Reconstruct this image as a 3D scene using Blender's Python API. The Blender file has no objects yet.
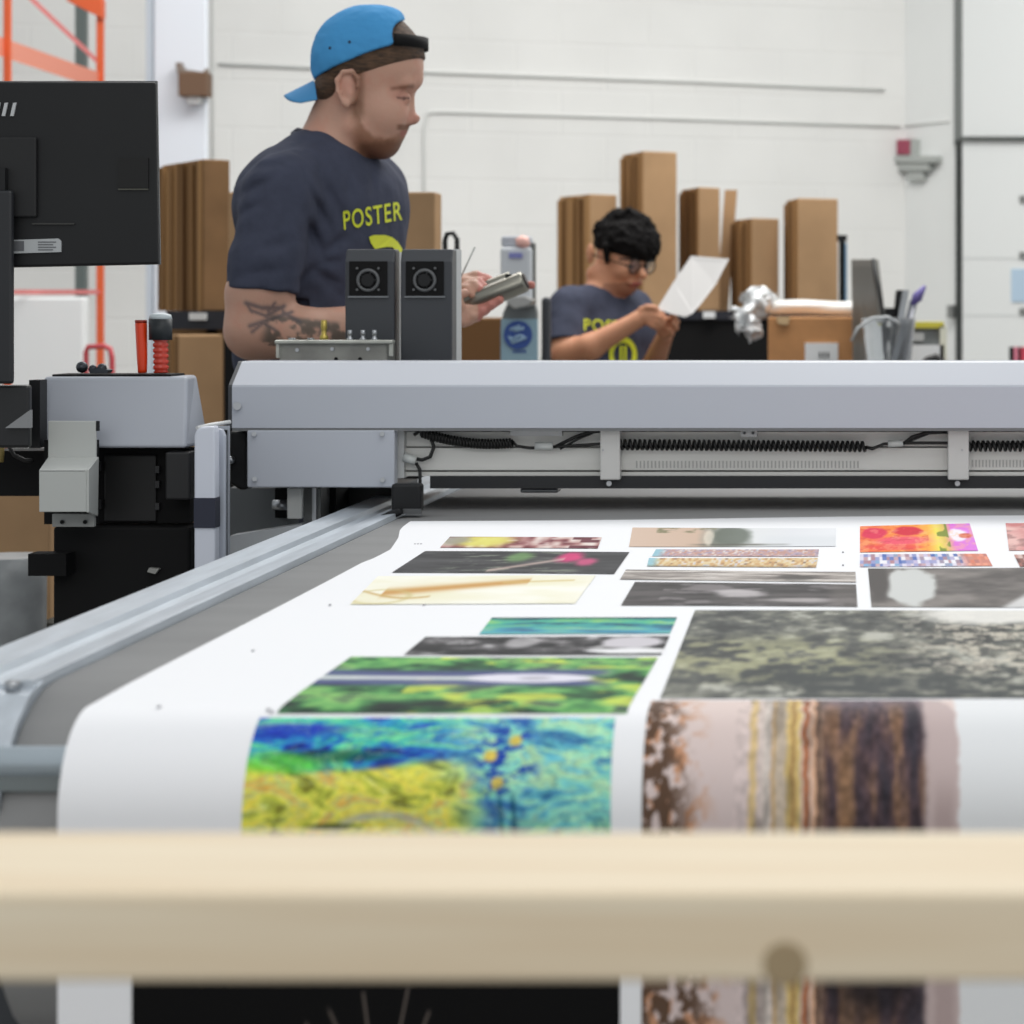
import bpy, math, random
import numpy as np
from mathutils import Vector, Matrix
from mathutils.bvhtree import BVHTree
random.seed(3)
SC = bpy.context.scene
COL = SC.collection
F, CX, CY, CZ = 2400.0, 845.0, 307.0, 1.25      # focal length and principal point in pixels, eye height

def at(px, py, Y):
    return Vector(((px-CX)/F*Y, Y, CZ-(py-CY)/F*Y))
def ax(px, Y): return (px-CX)/F*Y
def az(py, Y): return CZ-(py-CY)/F*Y

# ------------------------------------------------------------------ materials
def lin(c):
    c = np.asarray(c, dtype=float)/255.0
    return np.where(c <= 0.04045, c/12.92, ((c+0.055)/1.055)**2.4)
def rgba(c):
    l = lin(c); return (float(l[0]), float(l[1]), float(l[2]), 1.0)
MATS = {}
def mat(name, c, rough=0.5, metal=0.0, noise=0.0, nscale=20.0, bump=0.0, bscale=80.0, stretch=(1,1,1), c2=None, spec=0.5, trans=0.0, coat=0.0):
    if name in MATS: return MATS[name]
    m = bpy.data.materials.new(name); m.use_nodes = True
    nt = m.node_tree; b = nt.nodes['Principled BSDF']
    b.inputs['Roughness'].default_value = rough
    b.inputs['Metallic'].default_value = metal
    b.inputs['Specular IOR Level'].default_value = spec
    b.inputs['Transmission Weight'].default_value = trans
    b.inputs['Coat Weight'].default_value = coat
    col = rgba(c)
    b.inputs['Base Color'].default_value = col
    tc = nt.nodes.new('ShaderNodeTexCoord'); mp = nt.nodes.new('ShaderNodeMapping')
    mp.inputs['Scale'].default_value = stretch
    nt.links.new(tc.outputs['Object'], mp.inputs['Vector'])
    if noise > 0 or c2 is not None:
        n = nt.nodes.new('ShaderNodeTexNoise'); n.inputs['Scale'].default_value = nscale; n.inputs['Detail'].default_value = 5
        nt.links.new(mp.outputs['Vector'], n.inputs['Vector'])
        r = nt.nodes.new('ShaderNodeValToRGB')
        if c2 is None:
            c2 = [max(0, x*(1-noise)) for x in c]; c1 = [min(255, x*(1+noise*0.5)) for x in c]
        else: c1 = c
        r.color_ramp.elements[0].position = 0.35; r.color_ramp.elements[0].color = rgba(c2)
        r.color_ramp.elements[1].position = 0.65; r.color_ramp.elements[1].color = rgba(c1)
        nt.links.new(n.outputs['Fac'], r.inputs['Fac']); nt.links.new(r.outputs['Color'], b.inputs['Base Color'])
    if bump > 0:
        n2 = nt.nodes.new('ShaderNodeTexNoise'); n2.inputs['Scale'].default_value = bscale; n2.inputs['Detail'].default_value = 4
        nt.links.new(mp.outputs['Vector'], n2.inputs['Vector'])
        bp = nt.nodes.new('ShaderNodeBump'); bp.inputs['Strength'].default_value = bump; bp.inputs['Distance'].default_value = 0.01
        nt.links.new(n2.outputs['Fac'], bp.inputs['Height']); nt.links.new(bp.outputs['Normal'], b.inputs['Normal'])
    MATS[name] = m
    return m
def vcmat(name, rough=0.5, spec=0.4, bump=0.0, bscale=200.0, sss=0.0, sheen=0.0):
    if name in MATS: return MATS[name]
    m = mat(name, (200,200,200), rough, spec=spec, bump=bump, bscale=bscale)
    nt = m.node_tree; b = nt.nodes['Principled BSDF']
    a = nt.nodes.new('ShaderNodeAttribute'); a.attribute_name = 'Col'
    nt.links.new(a.outputs['Color'], b.inputs['Base Color'])
    if sss: 
        b.inputs['Subsurface Weight'].default_value = sss; b.inputs['Subsurface Scale'].default_value = 0.006
    b.inputs['Sheen Weight'].default_value = sheen
    return m

light_grey = mat('light_grey_enamel', (183,188,198), 0.35)
pale_grey = mat('pale_grey_enamel', (190,193,190), 0.4)
white_en = mat('white_enamel', (215,220,232), 0.35)
black = mat('black_plastic', (26,27,29), 0.45, spec=0.3)
soft_black = mat('matt_black', (18,18,19), 0.7, spec=0.2)
moni = mat('monitor_black', (24,25,27), 0.5, noise=0.1, nscale=5, spec=0.35)
dark_grey = mat('charcoal_metal', (62,65,70), 0.4, spec=0.4)
navy = mat('navy_stripe', (38,42,60), 0.5)
steel = mat('steel', (175,178,182), 0.3, 0.9)
alu = mat('brushed_aluminium', (196,204,212), 0.38, 0.35, noise=0.05, nscale=9, stretch=(8,1,8))
alu2 = mat('extruded_aluminium', (222,222,218), 0.45, 0.0, noise=0.05, nscale=6, stretch=(.3,1,4))
nickel = mat('nickel_tube', (150,148,138), 0.3, 0.85)
brass = mat('brass', (190,170,90), 0.35, 0.7)
belt_m = mat('belt_rubber', (158,158,158), 0.85, noise=0.03, nscale=3.0, bump=0.15, bscale=300, stretch=(1,5,1))
cardb = mat('cardboard', (172,140,106), 0.85, noise=0.06, nscale=5, spec=0.1)
cardb_d = mat('brown_cardboard', (134,104,74), 0.85, noise=0.1, nscale=5, spec=0.1)
orange = mat('orange_rack_paint', (224,98,52), 0.5)
salmon = mat('faded_orange_paint', (226,142,118), 0.5)
rubber = mat('rubber_cord', (20,20,20), 0.5)
paper_w = mat('white_paper', (243,244,247), 0.6, spec=0.2)
white_p = mat('white_plastic', (228,230,230), 0.4)
red_pl = mat('orange_red_plastic', (238,66,16), 0.3, coat=0.3)
skin_dark = mat('finger_red', (190,70,80), 0.5)

def stripe_mat():
    m = mat('corrugated_edges', (140,105,68), 0.9, spec=0.1)
    nt = m.node_tree; b = nt.nodes['Principled BSDF']
    tc = nt.nodes.new('ShaderNodeTexCoord')
    s = nt.nodes.new('ShaderNodeMapping'); s.inputs['Scale'].default_value = (9,9,.05)
    n = nt.nodes.new('ShaderNodeTexNoise'); n.inputs['Scale'].default_value = 4.5; n.inputs['Detail'].default_value = 2
    r = nt.nodes.new('ShaderNodeValToRGB')
    e = r.color_ramp.elements
    e[0].position = .38; e[0].color = rgba((92,64,38)); e[1].position = .62; e[1].color = rgba((168,130,88))
    nt.links.new(tc.outputs['Object'], s.inputs['Vector']); nt.links.new(s.outputs['Vector'], n.inputs['Vector'])
    nt.links.new(n.outputs['Fac'], r.inputs['Fac']); nt.links.new(r.outputs['Color'], b.inputs['Base Color'])
    return m
edges_m = stripe_mat()

def block_mat(name, c, mort, bw=.4, bh=.2, strength=.3):
    m = mat(name, c, 0.6, noise=0.03, nscale=1.2, spec=.25)
    nt = m.node_tree; b = nt.nodes['Principled BSDF']
    tc = nt.nodes.new('ShaderNodeTexCoord'); sx = nt.nodes.new('ShaderNodeSeparateXYZ'); cx = nt.nodes.new('ShaderNodeCombineXYZ')
    nt.links.new(tc.outputs['Object'], sx.inputs[0]); nt.links.new(sx.outputs['X'], cx.inputs['X']); nt.links.new(sx.outputs['Z'], cx.inputs['Y'])
    br = nt.nodes.new('ShaderNodeTexBrick'); br.inputs['Scale'].default_value = 1
    br.inputs['Brick Width'].default_value = bw; br.inputs['Row Height'].default_value = bh
    br.inputs['Mortar Size'].default_value = .006; br.inputs['Mortar Smooth'].default_value = .6
    nt.links.new(cx.outputs[0], br.inputs['Vector'])
    bp = nt.nodes.new('ShaderNodeBump'); bp.invert = True; bp.inputs['Strength'].default_value = strength; bp.inputs['Distance'].default_value = .01
    nt.links.new(br.outputs['Fac'], bp.inputs['Height']); nt.links.new(bp.outputs['Normal'], b.inputs['Normal'])
    return m

def wood_mat():
    m = mat('pine_wood', (222,204,172), 0.6, spec=.2)
    nt = m.node_tree; b = nt.nodes['Principled BSDF']
    tc = nt.nodes.new('ShaderNodeTexCoord'); mp = nt.nodes.new('ShaderNodeMapping'); mp.inputs['Scale'].default_value = (1.2,30,30)
    n = nt.nodes.new('ShaderNodeTexNoise'); n.inputs['Scale'].default_value = 2.2; n.inputs['Detail'].default_value = 5
    r = nt.nodes.new('ShaderNodeValToRGB'); e = r.color_ramp.elements
    e[0].position = .3; e[0].color = rgba((224,204,174)); e[1].position = .7; e[1].color = rgba((235,222,197))
    nt.links.new(tc.outputs['Object'], mp.inputs['Vector']); nt.links.new(mp.outputs['Vector'], n.inputs['Vector']); nt.links.new(n.outputs['Fac'], r.inputs['Fac'])
    nt.links.new(r.outputs['Color'], b.inputs['Base Color'])
    return m

# ------------------------------------------------------------------ objects
def finish(o, smooth=False, bevel=0, seg=2):
    if smooth:
        o.data.polygons.foreach_set('use_smooth', [True]*len(o.data.polygons))
    if bevel:
        md = o.modifiers.new('bevel', 'BEVEL'); md.width = bevel; md.segments = seg; md.limit_method = 'ANGLE'; md.angle_limit = math.radians(35)
    return o
def tag(o, label, cat=None, group=None, kind=None):
    if label: o['label'] = label
    if cat: o['category'] = cat
    if group: o['group'] = group
    if kind: o['kind'] = kind
    return o
def thing(name, loc, label, cat, group=None):
    o = bpy.data.objects.new(name, None); COL.objects.link(o)
    o.location = loc; o.empty_display_size = .05
    return tag(o, label, cat, group)

class MB:
    def __init__(s): s.v = []; s.f = []; s.sm = []
    def add(s, vs, fs, smooth=False):
        n = len(s.v); s.v += [Vector(v) for v in vs]
        for f in fs: s.f.append([i+n for i in f]); s.sm.append(smooth)
        return s
    def box(s, x0, x1, y0, y1, z0, z1):
        v = [(x,y,z) for z in (z0,z1) for y in (y0,y1) for x in (x0,x1)]
        return s.add(v, [(0,2,3,1),(4,5,7,6),(0,1,5,4),(2,6,7,3),(0,4,6,2),(1,3,7,5)])
    def pbox(s, px0, px1, py0, py1, Y0, Y1):      # front face spans these pixels at depth Y0
        return s.box(ax(px0,Y0), ax(px1,Y0), Y0, Y1, az(py1,Y0), az(py0,Y0))
    def prism_x(s, prof, x0, x1):                  # profile (y,z), extruded along x
        n = len(prof)
        v = [(x0,y,z) for y,z in prof]+[(x1,y,z) for y,z in prof]
        return s.add(v, [tuple(range(n))[::-1], tuple(range(n,2*n))]+[(i,(i+1)%n,(i+1)%n+n,i+n) for i in range(n)])
    def prism_y(s, prof, y0, y1):                  # profile (x,z)
        n = len(prof)
        v = [(x,y0,z) for x,z in prof]+[(x,y1,z) for x,z in prof]
        return s.add(v, [tuple(range(n)), tuple(range(n,2*n))[::-1]]+[(i,i+n,(i+1)%n+n,(i+1)%n) for i in range(n)])
    def prism_z(s, prof, z0, z1):                  # profile (x,y)
        n = len(prof)
        v = [(x,y,z0) for x,y in prof]+[(x,y,z1) for x,y in prof]
        return s.add(v, [tuple(range(n))[::-1], tuple(range(n,2*n))]+[(i,(i+1)%n,(i+1)%n+n,i+n) for i in range(n)])
    def ppoly(s, pts, Y0, Y1):                     # outline in pixels at depth Y0
        return s.prism_y([(ax(x,Y0), az(y,Y0)) for x,y in pts], Y0, Y1)
    def lathe(s, p0, p1, prof, n=16):              # prof (t along, radius)
        p0 = Vector(p0); d = Vector(p1)-p0; L = d.length; d.normalize()
        a = d.orthogonal().normalized(); b = d.cross(a)
        vs = []; fs = []
        for t, r in prof:
            for i in range(n):
                th = 2*math.pi*i/n; vs.append(p0+d*(t*L)+(a*math.cos(th)+b*math.sin(th))*r)
        m = len(prof)
        for j in range(m-1):
            for i in range(n): fs.append((j*n+i, j*n+(i+1)%n, (j+1)*n+(i+1)%n, (j+1)*n+i))
        s.add(vs, fs, True)
        k = len(s.v)-len(vs)
        s.f.append([k+i for i in range(n)][::-1]); s.sm.append(False)
        s.f.append([k+(m-1)*n+i for i in range(n)]); s.sm.append(False)
        return s
    def cyl(s, p0, p1, r, n=16, r2=None): return s.lathe(p0, p1, [(0,r),(1,r if r2 is None else r2)], n)
    def ball(s, c, r, n=12):
        c = Vector(c); return s.lathe(c-Vector((0,0,r)), c+Vector((0,0,r)), [((1-math.cos(math.pi*i/8))/2, max(1e-4, r*math.sin(math.pi*i/8))) for i in range(9)], n)
    def tube(s, pts, r, n=8):
        pts = [Vector(p) for p in pts]; vs = []; fs = []; a = None
        for i, p in enumerate(pts):
            d = (pts[min(i+1,len(pts)-1)]-pts[max(i-1,0)]).normalized()
            a = (d.orthogonal() if a is None else (a-d*a.dot(d))).normalized(); b = d.cross(a)
            for k in range(n):
                th = 2*math.pi*k/n; vs.append(p+(a*math.cos(th)+b*math.sin(th))*r)
        for j in range(len(pts)-1):
            for k in range(n): fs.append((j*n+k, j*n+(k+1)%n, (j+1)*n+(k+1)%n, (j+1)*n+k))
        s.add(vs, fs, True)
        q = len(s.v)-len(vs)
        s.f.append([q+k for k in range(n)][::-1]); s.sm.append(False)
        s.f.append([q+(len(pts)-1)*n+k for k in range(n)]); s.sm.append(False)
        return s
    def torus(s, c, axis, R, r, n=24, m=8):
        axis = Vector(axis).normalized(); a = axis.orthogonal().normalized(); b = axis.cross(a); vs = []; fs = []
        for i in range(n):
            th = 2*math.pi*i/n; d = a*math.cos(th)+b*math.sin(th)
            for k in range(m):
                ph = 2*math.pi*k/m; vs.append(Vector(c)+d*(R+r*math.cos(ph))+axis*(r*math.sin(ph)))
        for i in range(n):
            for k in range(m): fs.append((i*m+k, ((i+1)%n)*m+k, ((i+1)%n)*m+(k+1)%m, i*m+(k+1)%m))
        return s.add(vs, fs, True)
    def build(s, name, m, parent=None, bevel=0, seg=2, label=None, origin=None, recalc=True):
        # the mesh is stored about its own origin (or its parent's)
        org = Vector((0,0,0))
        if parent is not None:
            p = parent
            while p is not None: org += p.location; p = p.parent
        elif origin is not None: org = Vector(origin)
        loc = Vector((0,0,0)) if parent is not None else org
        me = bpy.data.meshes.new(name)
        me.from_pydata([tuple(v-org) for v in s.v], [], s.f)
        me.polygons.foreach_set('use_smooth', s.sm)
        me.materials.append(m); me.update()
        import bmesh
        if recalc: bm = bmesh.new(); bm.from_mesh(me); bmesh.ops.recalc_face_normals(bm, faces=bm.faces); bm.to_mesh(me); bm.free()
        o = bpy.data.objects.new(name, me); COL.objects.link(o)
        if parent is not None: o.parent = parent
        else: o.location = loc
        if bevel: finish(o, False, bevel, seg)
        if label: o['label'] = label
        return o
def base_origin(mb):
    xs = [v.x for v in mb.v]; ys = [v.y for v in mb.v]; zs = [v.z for v in mb.v]
    return Vector(((min(xs)+max(xs))/2, (min(ys)+max(ys))/2, min(zs)))
def single(name, mb, m, label, cat, group=None, bevel=0, kind=None):
    o = mb.build(name, m, None, bevel, origin=base_origin(mb)); return tag(o, label, cat, group, kind)

# ------------------------------------------------------------------ numpy noise, implicit surfaces
def _hash(ix, iy, iz, seed):
    h = (ix.astype(np.int64)*374761393 + iy.astype(np.int64)*668265263 + iz.astype(np.int64)*2147483647 + seed*1274126177) & 0xffffffff
    h = ((h ^ (h >> 13))*1274126177) & 0xffffffff
    h = h ^ (h >> 16)
    return (h & 0xffff)/65535.0
def noise(x, y, z=None, seed=0):
    x = np.asarray(x, float); y = np.asarray(y, float); z = np.zeros_like(x) if z is None else np.asarray(z, float)
    ix, iy, iz = np.floor(x), np.floor(y), np.floor(z); fx, fy, fz = x-ix, y-iy, z-iz
    fx, fy, fz = [t*t*(3-2*t) for t in (fx,fy,fz)]
    r = 0
    for a in (0,1):
        for b in (0,1):
            for c in (0,1):
                w = (fx if a else 1-fx)*(fy if b else 1-fy)*(fz if c else 1-fz)
                r = r + w*_hash(ix+a, iy+b, iz+c, seed)
    return r
def fbm(x, y, z=None, seed=0, o=4):
    r = 0; a = .5; t = 0
    for i in range(o):
        k = 2.03**i
        r = r + a*noise(x*k+i*7.1, y*k+i*3.3, None if z is None else z*k, seed+i); t += a; a *= .55
    return r/t
def sstep(a, b, x):
    t = np.clip((x-a)/(b-a), 0, 1); return t*t*(3-2*t)

class Field:
    """a smooth blend of ellipsoids and tapered capsules, meshed as one closed surface"""
    def __init__(s, lo, hi, h):
        s.lo = np.array(lo, float); s.h = h; s.n = np.ceil((np.array(hi)-s.lo)/h).astype(int)+1
        s.D = np.full(s.n, .05, np.float32)
        s.ax = [s.lo[i]+h*np.arange(s.n[i]) for i in range(3)]
    def _sl(s, lo, hi):
        a = np.clip(np.floor((np.array(lo)-s.lo)/s.h).astype(int), 0, s.n); b = np.clip(np.ceil((np.array(hi)-s.lo)/s.h).astype(int)+1, 0, s.n)
        sl = tuple(slice(int(a[i]), int(b[i])) for i in range(3))
        g = np.meshgrid(*[s.ax[i][sl[i]] for i in range(3)], indexing='ij')
        return sl, g
    def _put(s, sl, d, k, op):
        A = s.D[sl]
        if op == 'add':
            hh = np.clip(.5+.5*(A-d)/k, 0, 1); s.D[sl] = A*(1-hh)+d*hh-k*hh*(1-hh)
        elif op == 'sub':
            d = -d; hh = np.clip(.5+.5*(d-A)/k, 0, 1); s.D[sl] = A*(1-hh)+d*hh+k*hh*(1-hh)
    def ell(s, c, r, R=None, k=.012, op='add'):
        c = np.array(c, float); m = max(r)+k+.012
        sl, g = s._sl(c-m, c+m)
        p = [g[i]-c[i] for i in range(3)]
        if R is not None:
            R = np.array(R); p = [R[0][i]*p[0]+R[1][i]*p[1]+R[2][i]*p[2] for i in range(3)]
        k0 = np.sqrt(sum((p[i]/r[i])**2 for i in range(3)))+1e-6; k1 = np.sqrt(sum((p[i]/r[i]**2)**2 for i in range(3)))+1e-6
        s._put(sl, (k0*(k0-1)/k1), k, op); return s
    def cone(s, a, b, ra, rb, k=.012, op='add'):
        a = np.array(a, float); b = np.array(b, float); m = max(ra,rb)+k+.012
        sl, g = s._sl(np.minimum(a,b)-m, np.maximum(a,b)+m)
        d = b-a; L2 = (d*d).sum()+1e-9
        t = np.clip(((g[0]-a[0])*d[0]+(g[1]-a[1])*d[1]+(g[2]-a[2])*d[2])/L2, 0, 1)
        q = np.sqrt((g[0]-a[0]-t*d[0])**2+(g[1]-a[1]-t*d[1])**2+(g[2]-a[2]-t*d[2])**2)
        s._put(sl, q-(ra+(rb-ra)*t), k, op); return s
    def plane(s, p, n, box=None):        # cut everything on the side the normal points to
        n = np.array(n, float); n /= np.linalg.norm(n); p = np.array(p, float)
        lo, hi = box if box else (s.lo, s.lo+s.h*s.n)
        sl, g = s._sl(lo, hi)
        d = (g[0]-p[0])*n[0]+(g[1]-p[1])*n[1]+(g[2]-p[2])*n[2]
        s.D[sl] = np.maximum(s.D[sl], d); return s
    def warp(s, fn, band=.02):
        m = np.abs(s.D) < band; i = np.nonzero(m)
        s.D[i] += fn(s.ax[0][i[0]], s.ax[1][i[1]], s.ax[2][i[2]]).astype(np.float32); return s
    def mesh(s):
        D = s.D; D[0]=.05; D[-1]=.05; D[:,0]=.05; D[:,-1]=.05; D[:,:,0]=.05; D[:,:,-1]=.05
        S = D < 0
        cs = np.zeros(np.array(D.shape)-1, np.int8)
        for a in (0,1):
            for b in (0,1):
                for c in (0,1): cs += S[a:D.shape[0]-1+a, b:D.shape[1]-1+b, c:D.shape[2]-1+c]
        act = np.nonzero((cs > 0) & (cs < 8)); n = len(act[0])
        idx = np.full(cs.shape, -1, np.int64); idx[act] = np.arange(n)
        P = np.zeros((n,3)); cnt = np.zeros(n)
        cor = [(a,b,c) for a in (0,1) for b in (0,1) for c in (0,1)]
        val = {c: D[act[0]+c[0], act[1]+c[1], act[2]+c[2]] for c in cor}
        for c in cor:
            for axi in range(3):
                if c[axi] == 0:
                    e = list(c); e[axi] = 1; e = tuple(e)
                    v0, v1 = val[c], val[e]; m = (v0 < 0) != (v1 < 0)
                    t = np.where(m, v0/np.where(m, v0-v1, 1), 0)
                    for q in range(3):
                        P[:,q] += np.where(m, c[q]+(t if q == axi else 0), 0)
                    cnt += m
        P = P/cnt[:,None]+np.stack(act,1); P = s.lo+P*s.h
        quads = []
        for axi in range(3):
            o1, o2 = (axi+1)%3, (axi+2)%3
            sl0 = [slice(None)]*3; sl1 = [slice(None)]*3; sl0[axi] = slice(0,-1); sl1[axi] = slice(1,None)
            df = S[tuple(sl0)] != S[tuple(sl1)]
            e = np.stack(np.nonzero(df), 1)
            e = e[(e[:,o1] > 0) & (e[:,o2] > 0) & (e[:,o1] < D.shape[o1]-1) & (e[:,o2] < D.shape[o2]-1)]
            ins = S[e[:,0], e[:,1], e[:,2]]
            def cell(d1, d2):
                q = e.copy(); q[:,o1] -= d1; q[:,o2] -= d2; return idx[q[:,0], q[:,1], q[:,2]]
            qd = np.stack([cell(1,1), cell(0,1), cell(0,0), cell(1,0)], 1)
            qd[~ins] = qd[~ins][:,::-1]; quads.append(qd)
        return P, np.concatenate(quads)
def field_obj(name, fld, m, parent=None, colf=None, label=None, smooth_it=2):
    P, Q = fld.mesh()
    # light laplacian smoothing along the quads
    for it in range(smooth_it):
        acc = np.zeros_like(P); c = np.zeros(len(P))
        for a, b in ((0,1),(1,2),(2,3),(3,0)):
            np.add.at(acc, Q[:,a], P[Q[:,b]]); np.add.at(c, Q[:,a], 1)
            np.add.at(acc, Q[:,b], P[Q[:,a]]); np.add.at(c, Q[:,b], 1)
        P = P*.5+.5*acc/np.maximum(c,1)[:,None]
    org = Vector((0,0,0)); p = parent
    while p is not None: org += p.location; p = p.parent
    me = bpy.data.meshes.new(name)
    me.vertices.add(len(P)); me.vertices.foreach_set('co', (P-np.array(org)).astype(np.float32).ravel())
    me.loops.add(len(Q)*4); me.polygons.add(len(Q))
    me.loops.foreach_set('vertex_index', Q.ravel().astype(np.int32))
    me.polygons.foreach_set('loop_start', np.arange(0, len(Q)*4, 4, dtype=np.int32))
    me.polygons.foreach_set('loop_total', np.full(len(Q), 4, np.int32))
    me.update(calc_edges=True)
    me.polygons.foreach_set('use_smooth', np.ones(len(Q), bool))
    if colf is not None: put_color(me, colf(P))
    me.materials.append(m)
    o = bpy.data.objects.new(name, me); COL.objects.link(o); o.parent = parent
    if label: o['label'] = label
    return o, P, Q
def put_color(me, rgb):
    a = me.color_attributes.new('Col', 'FLOAT_COLOR', 'POINT')
    c = np.ones((len(rgb),4), np.float32); c[:,:3] = lin(np.clip(rgb,0,255)); a.data.foreach_set('color', c.ravel())

def topx(P):
    P = np.asarray(P); return CX+F*P[:,0]/P[:,1], CY-F*(P[:,2]-CZ)/P[:,1]

# ------------------------------------------------------------------ camera, world, lamps
cam = bpy.data.cameras.new('camera'); co = bpy.data.objects.new('camera', cam); COL.objects.link(co); SC.camera = co
co.location = (0,0,CZ); co.rotation_euler = (math.pi/2,0,0)
cam.sensor_width = 36; cam.lens = F/1024*36; cam.shift_x = (512-CX)/1024; cam.shift_y = -(512-CY)/1024
cam.dof.use_dof = True; cam.dof.focus_distance = 3.1; cam.dof.aperture_fstop = 8.0; cam.clip_start = .05
SC.view_settings.view_transform = 'Standard'; SC.view_settings.look = 'None'; SC.view_settings.gamma = 1; SC.view_settings.exposure = 0.0
w = bpy.data.worlds.new('world'); SC.world = w; w.use_nodes = True
bg = w.node_tree.nodes['Background']; bg.inputs['Color'].default_value = (.93,.97,1,1); bg.inputs['Strength'].default_value = .54
def area(loc, sx, sy, e, rot=(0,0,0), c=(1,.98,.95)):
    l = bpy.data.lights.new('ceiling_lamp', 'AREA'); l.shape = 'RECTANGLE'; l.size = sx; l.size_y = sy; l.energy = e; l.color = c
    o = bpy.data.objects.new('ceiling_lamp', l); COL.objects.link(o); o.location = loc; o.rotation_euler = rot; return o
area((.5,1.2,4.4), 3.0, 3, 47)
area((-.2,-2.2,3.2), 4.0, 1.2, 36, (math.radians(52),0,0))  # added fill from behind the camera for the front faces, no ceiling fixture
area((-.3,6.2,4.4), 4, 1.2, 62)
area((-1.8,7.3,4.4), 5, 1.0, 66)
area((.5,7.4,4.4), 2, 2.0, 96)

# ------------------------------------------------------------------ the hall
def wall_Y(px): return 32.505/(2.98-(px-CX)/F)
def rwall_Y(px): return 9.955/((px-CX)/F+.88)
def on_back(px, py, off=0):
    p = at(px, py, wall_Y(px)); n = Vector((1,-2.98,0)).normalized(); return p+n*off
def on_right(px, py, off=0):
    p = at(px, py, rwall_Y(px)); n = Vector((-1,-.88,0)).normalized(); return p+n*off
corner = Vector((.275,11,0))
def wall(name, p0, p1, z1, th, m):
    d = (p1-p0); L = d.length; mb = MB().box(0, L, 0, th, 0, z1)
    o = mb.build(name, m); o.location = p0; o.rotation_euler = (0,0,math.atan2(d.y,d.x)); o['kind'] = 'structure'; return o
wmat = block_mat('painted_block_wall', (233,233,230), None)
ub = Vector((-2.98,-1,0)).normalized(); ur = Vector((.88,-1,0)).normalized()
wall('wall_back', corner+ub*9, corner, 4.0, .2, wmat)
wall('wall_right', corner, corner+ur*6, 4.0, .2, mat('white_wall_paint', (232,234,232), .6, noise=.02, nscale=1))
fl = MB().box(-9,6,-1,13,-.05,0).build('floor', mat('concrete_floor', (132,130,126), .5, noise=.15, nscale=2)); fl['kind'] = 'structure'
# white steel column in front of the back wall
cl = MB().pbox(153,207,-420,900,9.2,9.23); cl.v = [Vector((v.x,v.y,max(0,min(4.0,v.z)))) for v in cl.v]
cl = cl.build('trim_1', mat('column_white', (232,238,246), .45), bevel=.01); cl['kind'] = 'structure'
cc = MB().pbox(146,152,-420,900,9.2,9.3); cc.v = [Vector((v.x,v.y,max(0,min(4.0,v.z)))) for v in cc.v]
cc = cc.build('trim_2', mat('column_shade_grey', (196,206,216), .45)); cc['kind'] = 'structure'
# brown junction box on the column
jb = thing('junction_box', at(192,97,9.17), 'small brown junction box with clamp ears high on the white column', 'junction box')
MB().pbox(178,207,72,96,9.12,9.2).build('box', mat('brown_box', (112,86,66), .7), jb, .004)
MB().ppoly([(175,63),(180,62),(183,69),(203,72),(206,68),(207,76),(178,75)],9.15,9.19).build('clamp', mat('grey_brown', (130,118,108), .6), jb)
MB().pbox(187,199,96,103,9.14,9.2).build('cable_gland', white_p, jb)
# painted conduits on the back wall
cm = mat('painted_conduit', (222,223,220), .6)
NTR = [2]
def conduit(pts, r, label, f=on_back):
    mb = MB().tube([f(x,y,r*.95) for x,y in pts], r); org = base_origin(mb); d = ub if f is on_back else -ur
    rot = Matrix.Rotation(math.atan2(-d.y,-d.x), 4, 'Z'); o = mb.build('conduit', cm, None, origin=org)
    o.data.transform(rot.inverted()); o.rotation_euler = rot.to_euler(); NTR[0] += 1; o.name = 'trim_%d' % NTR[0]; o['kind'] = 'structure'  # these objects are conduits, kept as structure instead of things
conduit([(213,-300),(213,60),(213,300)], .007, 'thin white vertical conduit on the back wall beside the column')
conduit([(218,64),(450,73),(700,82),(884,90)], .008, 'upper long white conduit running along the back wall')
conduit([(424,400),(424,130),(427,113),(440,112),(680,119),(900,126.5)], .007, 'lower white conduit that bends down behind the standing worker')
conduit([(906,126),(930,123),(950,121)], .005, 'short white conduit on the right wall near the strobe', on_right)
# alarm strobe on the right wall near the corner
al = thing('emergency_light', on_right(915,165,.0), 'red and grey emergency light fixed beside the corner, above the carton row', 'emergency light')
def rbox(px0,px1,py0,py1,off0,off1):
    px0 += off1*110; px1 += off1*110; mb = MB(); q = [on_right(px0,py1,off0),on_right(px1,py1,off0),on_right(px1,py0,off0),on_right(px0,py0,off0)]
    q += [on_right(px0,py1,off1),on_right(px1,py1,off1),on_right(px1,py0,off1),on_right(px0,py0,off1)]
    return mb.add(q, [(0,1,2,3),(7,6,5,4),(0,4,5,1),(1,5,6,2),(2,6,7,3),(3,7,4,0)])
rbox(899,911,140,155,0,.05).build('strobe', mat('dull_red', (160,70,92), .5), al, .003)
rbox(910,916,139,157,0,.04).build('housing', mat('pale_fitting', (176,180,176), .5), al)
rbox(893,937,156,163,0,.05).build('bracket', MATS['pale_fitting'], al, .003)
rbox(900,930,163,171,0,.04).build('lamp_cover', MATS['pale_fitting'], al, .003)
rbox(909,924,171,181,0,.03).build('lamp_foot', MATS['pale_fitting'], al, .003)
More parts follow.
